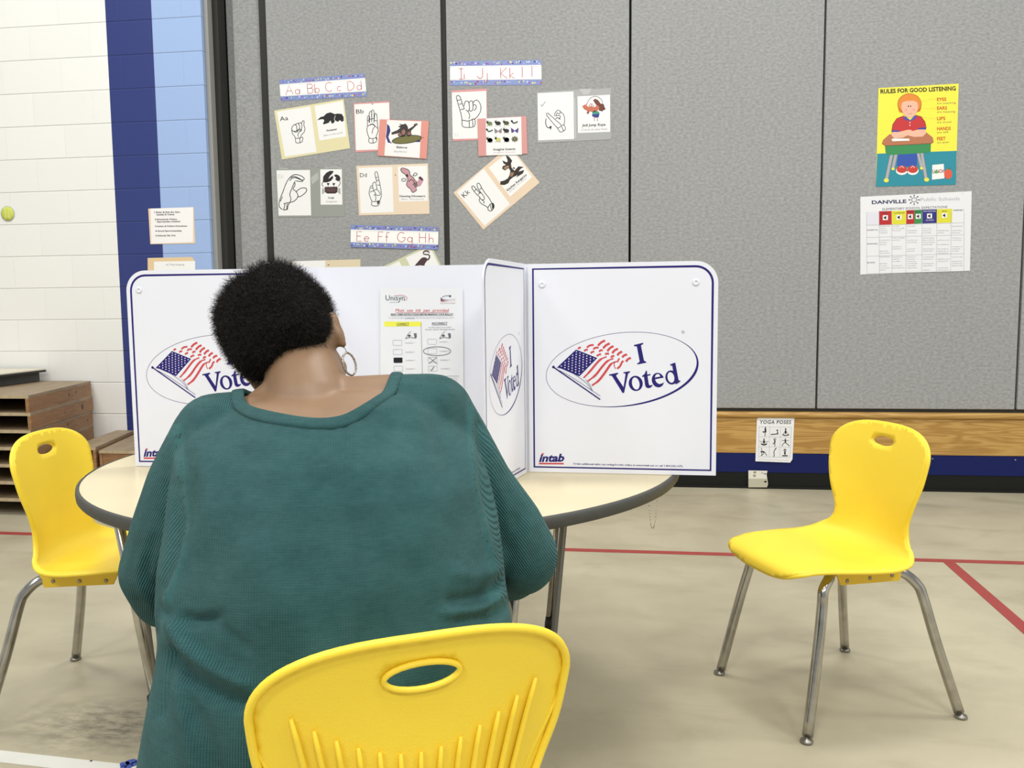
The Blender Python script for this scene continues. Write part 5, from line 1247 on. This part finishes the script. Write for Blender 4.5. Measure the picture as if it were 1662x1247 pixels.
hh = N(nt, 'ShaderNodeMath', operation='MULTIPLY_ADD', i_1=.12); L.new(s2.outputs[0], hh.inputs[0]); L.new(s1.outputs[0], hh.inputs[2])
tc = N(nt, 'ShaderNodeTexCoord'); n1 = N(nt, 'ShaderNodeTexNoise', i_Scale=9.0, i_Detail=7.0, i_Roughness=.7); L.new(tc.outputs['Object'], n1.inputs['Vector'])
mp = N(nt, 'ShaderNodeMapping'); mp.inputs['Scale'].default_value = (30, 30, 160); L.new(tc.outputs['Object'], mp.inputs[0])
n2 = N(nt, 'ShaderNodeTexNoise', i_Scale=2.0, i_Detail=4.0); L.new(mp.outputs[0], n2.inputs['Vector'])
ad = N(nt, 'ShaderNodeMath', operation='MULTIPLY_ADD', i_1=.35); L.new(n2.outputs[0], ad.inputs[0]); L.new(n1.outputs[0], ad.inputs[2])
cr = N(nt, 'ShaderNodeValToRGB'); L.new(ad.outputs[0], cr.inputs[0]); cr.color_ramp.elements[0].position = .45; cr.color_ramp.elements[1].position = .9
cr.color_ramp.elements[0].color = rgb((38, 78, 79)); cr.color_ramp.elements[1].color = rgb((60, 101, 101))
L.new(cr.outputs[0], b.inputs['Base Color'])
hw = N(nt, 'ShaderNodeMath', operation='MULTIPLY'); L.new(hh.outputs[0], hw.inputs[0]); L.new(sp.outputs[2], hw.inputs[1])
bp = N(nt, 'ShaderNodeBump', i_Strength=.8, i_Distance=.0013); L.new(hw.outputs[0], bp.inputs['Height']); L.new(bp.outputs[0], b.inputs['Normal'])
mb = MB(); clothes(mb, TEAL, .004)
me = remesh(mb, 'sweater', .0055, 6, .5); me.materials.append(TEAL)
n = len(me.vertices); co = np.empty(n * 3); me.vertices.foreach_get('co', co); co = co.reshape(-1, 3)
no = np.empty(n * 3); me.vertices.foreach_get('normal', no); no = no.reshape(-1, 3)
# where each point of the cloth is seen in the photo, to lay seams and folds on the back
Rm = np.array([list(CX), list(CY), list(CU)])
cc = (co - np.array(EYE)) @ Rm; ppx = 831 + F_PX * cc[:, 0] / cc[:, 2]; ppy = 623.5 + F_PX * cc[:, 1] / cc[:, 2]
view = co - np.array(EYE); facing = -(no * (view / np.linalg.norm(view, axis=1)[:, None])).sum(1)
facing = np.clip(facing * 2.0, 0, 1)
def seg_dist(pts):
    best = np.full(n, 1e9); side = np.zeros(n)
    for (x0, y0), (x1, y1) in zip(pts, pts[1:]):
        dx, dy = x1 - x0, y1 - y0; L2 = dx*dx + dy*dy; t = np.clip(((ppx - x0) * dx + (ppy - y0) * dy) / L2, 0, 1)
        ex = ppx - (x0 + t*dx); ey = ppy - (y0 + t*dy); dd = np.hypot(ex, ey); m_ = dd < best
        side[m_] = np.sign(ex[m_] * dy - ey[m_] * dx); best[m_] = dd[m_]
    return best, side
disp = np.zeros(n)
def fold(pts, width, depth, sm=5):
    q_ = [(p.x, p.y) for p in catmull([(a, c, 0) for a, c in pts], sm)]; dd, _ = seg_dist(q_); return depth * np.exp(-(dd / width) ** 2)
# sleeve seams, soft folds at the armpits, waist and hips (depth in metres, widths in photo pixels)
for pts, w_, dp in (
    ([(770, 665), (766, 720), (772, 790), (790, 850), (800, 900)], 7, .0018), ([(290, 800), (296, 850), (290, 910), (272, 965), (268, 992)], 7, .0022),
    ([(784, 690), (788, 780), (806, 850), (818, 890)], 12, -.0060), ([(282, 790), (284, 850), (276, 905), (262, 950)], 11, -.0075),
    ([(268, 996), (300, 1010), (350, 1002)], 9, -.0060), ([(300, 1000), (340, 1012), (372, 1030), (400, 1052)], 8, -.0030),
    ([(282, 1010), (300, 1045), (345, 1085), (395, 1110)], 12, .0090), ([(278, 1060), (310, 1100), (360, 1130), (420, 1150)], 12, -.0085), ([(275, 1075), (268, 1130), (262, 1160)], 7, -.0045),
    ([(310, 1140), (340, 1200), (352, 1247)], 14, -.0040), ([(285, 1120), (300, 1190), (312, 1247)], 12, .0035),
    ([(812, 945), (780, 968), (735, 976)], 11, -.0065), ([(822, 985), (790, 1000), (745, 1008)], 10, -.0045), ([(815, 965), (775, 990), (725, 996)], 9, .0040), ([(806, 925), (770, 935), (742, 930)], 12, .0035),
    ([(560, 680), (562, 800), (575, 900), (582, 1000), (580, 1090)], 7, -.0018), ([(540, 690), (552, 780)], 12, -.0015),
    ([(300, 740), (310, 790), (300, 850)], 12, -.0025), ([(322, 730), (335, 800), (330, 880)], 18, .0020), ([(700, 640), (712, 700), (730, 760)], 16, -.0020),
    ([(660, 930), (610, 1010), (590, 1080)], 30, -.0030), ([(420, 900), (470, 1000), (520, 1070)], 34, .0030), ([(250, 880), (240, 930), (262, 985)], 10, -.0030), ([(232, 900), (226, 940), (246, 985)], 8, .0025),
    ([(860, 850), (852, 900), (835, 940)], 12, .0030), ([(838, 845), (828, 890), (822, 930)], 9, -.0030)):
    disp += fold(pts, w_, dp)
rng = np.random.RandomState(2)
wob = .0016 * np.sin(co[:, 2] * 38 + 4 * np.sin(co[:, 0] * 13)) + .0014 * np.sin(co[:, 0] * 31 + co[:, 2] * 17)
co2 = co + no * ((disp * 1.3 + wob) * facing)[:, None]
me.vertices.foreach_set('co', co2.ravel()); me.update()
# knit direction: upright wales on the trunk, along the sleeve on the arms
def chain(keys): return [np.array(armp(*k)) for k in keys]
knit = np.zeros((n, 3)); knit[:, 2] = 1; Av = np.array(CR * math.cos(TW) + CF * math.sin(TW))
d_t = (co @ Av); knit[:, 0] = d_t; knit[:, 1] = co[:, 2]
knit[:, 0] += .10 * (co[:, 2] - .8) * np.clip(d_t - d_t.mean(), -.2, .2)
for s_, keys in (('l', ARMS['l'] + FORE['l']), ('r', ARMS['r'] + FORE['r'])):
    P_ = chain(keys); best = np.full(n, 1e9); acc = 0; U_ = np.zeros(n); V_ = np.zeros(n)
    for a, b2, ka in zip(P_, P_[1:], keys):
        ax = b2 - a; Ln = np.linalg.norm(ax); ax = ax / Ln; t = np.clip((co - a) @ ax, 0, Ln); near = a + t[:, None] * ax; r_ = co - near; dd = np.linalg.norm(r_, axis=1)
        e1 = np.array(CF) - ax * (np.array(CF) @ ax); e1 /= np.linalg.norm(e1); e2 = np.cross(ax, e1)
        m_ = dd < best; best[m_] = dd[m_]; U_[m_] = (np.arctan2(r_ @ e2, r_ @ e1) * .055 + t * .25)[m_]; V_[m_] = (acc + t)[m_]; acc += Ln
    seam = [(290, 790), (296, 850), (290, 910), (268, 992)] if s_ == 'l' else [(766, 650), (766, 720), (772, 790), (790, 850), (800, 960)]
    sx = np.interp(ppy, [p[1] for p in seam], [p[0] for p in seam])
    out = (ppx < sx) & (ppy > 700) & (ppy < 1035) if s_ == 'l' else (ppx > sx) & (ppy < 985)
    al = -.42 if s_ == 'l' else .56
    uu = (co @ np.array(CR)) * math.cos(al) + co[:, 2] * math.sin(al); vv_ = -(co @ np.array(CR)) * math.sin(al) + co[:, 2] * math.cos(al)
    knit[out, 0] = uu[out]; knit[out, 1] = vv_[out]
    # the ribs fade out at the sewn seam
    lo, hi = (700, 1035) if s_ == 'l' else (0, 985)
    near = (ppy > lo - 12) & (ppy < hi + 12)
    dist = np.where((ppy < lo) | (ppy > hi), 0, np.abs(ppx - sx)); ends = ((ppx < sx) if s_ == 'l' else (ppx > sx)) & ((np.abs(ppy - lo) < 9) | (np.abs(ppy - hi) < 9))
    wgt = np.clip((np.abs(ppx - sx) - 3) / 7, 0, 1)
    knit[near & (np.abs(ppx - sx) < 12), 2] = np.minimum(knit[:, 2], wgt)[near & (np.abs(ppx - sx) < 12)]; knit[ends, 2] = 0
atr = me.attributes.new('knit', 'FLOAT_VECTOR', 'POINT'); atr.data.foreach_set('vector', knit.ravel())
# open the neckline: an oval seen in plan, its rear point where the photo shows the band at its lowest
from mathutils.bvhtree import BVHTree
bm = bmesh.new(); bm.from_mesh(me); kl = bm.verts.layers.float_vector['knit']
bvh = BVHTree.FromBMesh(bm)
c_m = PD(512, 678, float(cc[np.hypot(ppx - 512, ppy - 678) < 8, 2].min()))
L_e = PD(392, 655, 1.235); R_e = PD(640, 615, 1.275); NA = Vector((R_e.x - L_e.x, R_e.y - L_e.y, 0)) / 2; NC = Vector(((L_e.x + R_e.x) / 2, (L_e.y + R_e.y) / 2, 0))
NBd = Vector((-NA.y, NA.x, 0)).normalized(); a_n = NA.normalized(); back_r = abs((Vector((c_m.x, c_m.y, 0)) - NC).dot(NBd)); ra = NA.length
def oval(p):
    v = Vector((p.x, p.y, 0)) - NC; u = v.dot(a_n) / ra; w = v.dot(NBd) / (back_r if v.dot(NBd) < 0 else .075)
    return math.hypot(u, w)
zmin = PD(512, 760, 1.2).z
gone = [f for f in bm.faces if oval(f.calc_center_median()) < 1.0 and f.calc_center_median().z > zmin]
bmesh.ops.delete(bm, geom=gone, context='FACES')
def onoval(th, k):
    u = math.cos(th) * k; w = math.sin(th) * k; p = NC + a_n * (u * ra) + NBd * (w * (back_r if w < 0 else .075))
    hit, nn, _, _ = bvh.ray_cast(Vector((p.x, p.y, 1.6)), Vector((0, 0, -1)))
    if hit is None or hit.z < c_m.z - .06: hit, nn, _, _ = bvh.find_nearest(Vector((p.x, p.y, c_m.z)))
    return hit, nn
NT = 140; prof_b = [(.955, -.004), (.957, .0022), (.975, .0042), (1.02, .0046), (1.07, .0044), (1.105, .0036), (1.12, .0012), (1.125, -.003)]
pts_b = []
for i in range(NT):
    th = 2 * PI * i / NT; h0, n0 = onoval(th, 1.0)
    row = []
    for k_, lf in prof_b:
        h_, n_ = onoval(th, max(1.0, k_)); 
        if k_ < 1: h_ = h_ + (onoval(th, 1.0)[0] - onoval(th, 1.04)[0]) * ((1 - k_) / .04)
        row.append(h_ + n_ * lf)
    pts_b.append(row)
# even out the loop
for it in range(6):
    pts_b = [[(pts_b[i-1][j] + pts_b[i][j] * 2 + pts_b[(i+1) % NT][j]) / 4 for j in range(len(prof_b))] for i in range(NT)]
q = MB(); m_ = len(prof_b); q.add([p - PO for row in pts_b for p in row], [(i*m_+j, i*m_+j+1, ((i+1) % NT)*m_+j+1, ((i+1) % NT)*m_+j) for i in range(NT) for j in range(m_-1)] + [(i*m_+m_-1, i*m_, ((i+1) % NT)*m_, ((i+1) % NT)*m_+m_-1) for i in range(NT)], TEAL, True)
cb_ = q.build('neckband', vo, recalc=True)
ka = cb_.data.attributes.new('knit', 'FLOAT_VECTOR', 'POINT'); acc = 0; kk = []
for i, row in enumerate(pts_b):
    kk += [c for j in range(m_) for c in (acc, .0008, 1)]; acc += (pts_b[(i+1) % NT][3] - row[3]).length
ka.data.foreach_set('vector', kk)
for v in bm.verts: v.co -= PO
bm.to_mesh(me); bm.free(); me.update()
for p in me.polygons: p.use_smooth = True
sw_ = bpy.data.objects.new('ribbed_top', me); COL.objects.link(sw_); sw_.parent = vo

# --- trousers and shoes
GT = mat('grey_trousers', (112, 114, 108), .9, noise=.1, nscale=60, bump=.3, bscale=300)
mb = MB()
V3 = Vector
hipL = V3((-.475, 1.06, .545)); hipR = V3((-.265, 1.10, .545)); kL = V3((-.60, 1.50, .545)); kR = V3((-.27, 1.54, .545)); aL = V3((-.62, 1.47, .10)); aR = V3((-.27, 1.50, .10))
mb.ellip((hipL + hipR) / 2 + V3((0, -.01, .0)), (CR * .195, CF * .125, V3((0, 0, .095))), GT)
for h_, k_, a_ in ((hipL, kL, aL), (hipR, kR, aR)):
    mb.capsule(h_, .092, k_, .068, GT); mb.capsule(k_, .066, (k_ + a_) / 2, .062, GT); mb.capsule((k_ + a_) / 2, .062, a_, .052, GT)
me = remesh(mb, 'trousers', .008, 4, .5); me.materials.append(GT); local(me)
tr = bpy.data.objects.new('trousers', me); COL.objects.link(tr); tr.parent = vo
SHO = mat('black_shoe_leather', (34, 33, 34), .45); SOL = mat('shoe_sole', (58, 54, 50), .8)
for a_, dx in ((aL, -.04), (aR, .03)):
    mb = MB(); f = V3((dx, 1, 0)).normalized(); s_ = V3((f.y, -f.x, 0)); b0 = V3((a_.x, a_.y, 0))
    mb.ellip(b0 + f * -.03 + V3((0, 0, .045)), (s_ * .036, f * .045, V3((0, 0, .042))), SHO); mb.ellip(b0 + f * .06 + V3((0, 0, .036)), (s_ * .044, f * .095, V3((0, 0, .032))), SHO); mb.capsule(b0 + V3((0, 0, .05)), .038, b0 + V3((0, 0, .095)), .036, SHO)
    me = remesh(mb, 'shoe', .005, 5, .5); me.materials.append(SHO); local(me)
    so = bpy.data.objects.new('shoe', me); COL.objects.link(so); so.parent = vo
    mb = MB(); pts = [b0 + f * y + s_ * x for x, y in ((-.034, -.07), (.034, -.07), (.038, 0), (.046, .08), (.03, .15), (0, .165), (-.03, .15), (-.046, .08), (-.038, 0))]
    mb.prism([(p.x - PO.x, p.y - PO.y) for p in pts], .001, .012, SOL); mb.build('sole', so, .002, True)

# --- hair: dense short curls over the scalp
HAIR = mat('black_hair_base', (20, 18, 17), .95, spec=.1); CURL = mat('black_curls', (28, 25, 23), .7, spec=.25)
mb = MB()
mb.ellip(HC - HE * .001 - HU * .0085, (HE * .0845, HF * .088, HU * .0885), HAIR, 60, 44, n=2.75)
me = mb.mesh('hair'); bm = bmesh.new(); bm.from_mesh(me); bmesh.ops.remove_doubles(bm, verts=bm.verts, dist=1e-4)
bmesh.ops.subdivide_edges(bm, edges=bm.edges[:], cuts=1, use_grid_fill=True)
from mathutils import noise as mn
def hairline(e, f, u):
    """above zero where hair grows: keeps face, ears and nape clear"""
    g = 1.0
    low = u * math.cos(pi_) - f * math.sin(pi_)
    g = min(g, (low + .093 - .011 * math.exp(-((e - .010) / .032) ** 2)) / .012)                 # nape
    if f > .040: g = min(g, (u - (f - .040) * 1.5 + .012) / .012)             # forehead
    if abs(e) > .058 and f > .0: g = min(g, (u + .064 - f * .9) / .012)        # temples
    return g
def loc_(p): v = p - HC; return v.dot(HE), v.dot(HF), v.dot(HU)
for v in bm.verts:
    e, f, u = loc_(v.co); g = hairline(e, f, u)
    nn = (v.co - HC).normalized()
    k = 0 if g > 1 else (1 - max(-1.2, g)) * .009
    v.co += nn * ((mn.fractal(v.co * 28, 1.0, 2.0, 4) * .0060 + mn.noise(v.co * 130) * .0022) if g > .3 else 0) - nn * k
bm.normal_update()
keep = [f for f in bm.faces if hairline(*loc_(f.calc_center_median())) > -.6]
dead = [f for f in bm.faces if f not in set(keep)]
bmesh.ops.delete(bm, geom=dead, context='FACES')
bm.faces.ensure_lookup_table(); bm.normal_update()
fv = [v.co.copy() for v in bm.verts]; bm.verts.index_update(); ff = [[v.index for v in f.verts] for f in bm.faces]
q = MB(); q.add([v - PO for v in fv], ff, HAIR, True)
rnd = random.Random(11); areas = np.array([f.calc_area() for f in bm.faces]); cum = np.cumsum(areas); tot = cum[-1]
cent = [(f.calc_center_median(), f.normal.copy(), [v.co.copy() for v in f.verts]) for f in bm.faces]
strV = []; strF = []
for i in range(26000):
    fi = int(np.searchsorted(cum, rnd.random() * tot)); c, nn, vs4 = cent[min(fi, len(cent)-1)]
    w4 = [rnd.random() for _ in vs4]; sw4 = sum(w4); p = sum((v * (w / sw4) for v, w in zip(vs4, w4)), Vector((0, 0, 0)))
    if nn.dot(p - HC) < 0: nn = -nn
    e, f, u = loc_(p); g = max(.15, min(1, hairline(e, f, u)))
    ln = rnd.uniform(.005, .0145) * (g ** .7) * (1.25 if u > .05 else 1)
    t1_ = Vector((rnd.gauss(0, 1), rnd.gauss(0, 1), rnd.gauss(0, 1))).normalized(); d = (nn + t1_ * .55).normalized(); s_ = d.cross(t1_)
    if s_.length < .1: continue
    s_.normalize(); up2 = s_.cross(d); rad = rnd.uniform(.0010, .0024); ph = rnd.uniform(0, 6.28); tw = rnd.uniform(1.2, 2.6)
    base = len(strV); K_ = 5; wd = rnd.uniform(.00022, .00042)
    for j in range(K_):
        t = j / (K_ - 1); a = ph + tw * 2 * PI * t * .6; o_ = (s_ * math.cos(a) + up2 * math.sin(a)) * rad * min(1, t * 2)
        x = p - nn * .001 + d * ln * t + o_; w_ = wd * (1 - .7 * t)
        strV.append(x - s_ * w_ - PO); strV.append(x + s_ * w_ - PO)
    for j in range(K_ - 1): b0 = base + 2*j; strF.append((b0, b0+1, b0+3, b0+2))
q.add(strV, strF, CURL, False); bm.free()
q.build('hair', vo)

# --- hoop earring
SIL = mat('textured_silver', (178, 170, 160), .22, metal=1, noise=.25, nscale=500, bump=.8, bscale=700)
q = MB(); ec = PD(567, 591, 1.275); ew = (CR * .62 + CF * .78).normalized(); pts = []
for i in range(40):
    a = 2*PI*i/40; pts.append(ec + ew * .0125 * math.sin(a) + CR * .0035 * -math.cos(a) + Vector((0, 0, 1)) * .0175 * math.cos(a) - PO)
q.tube(pts, [.0016 + .0003 * (i % 2) for i in range(40)], SIL, 8, closed=True)
hk = ec + CR * -.0035 + Vector((0, 0, .0175)); q.tube([hk - PO, hk + CR * -.002 + Vector((0, 0, .006)) - PO, hk + CR * -.006 + CF * .004 + Vector((0, 0, .009)) - PO], .0007, SIL, 6)
q.build('earring', vo)
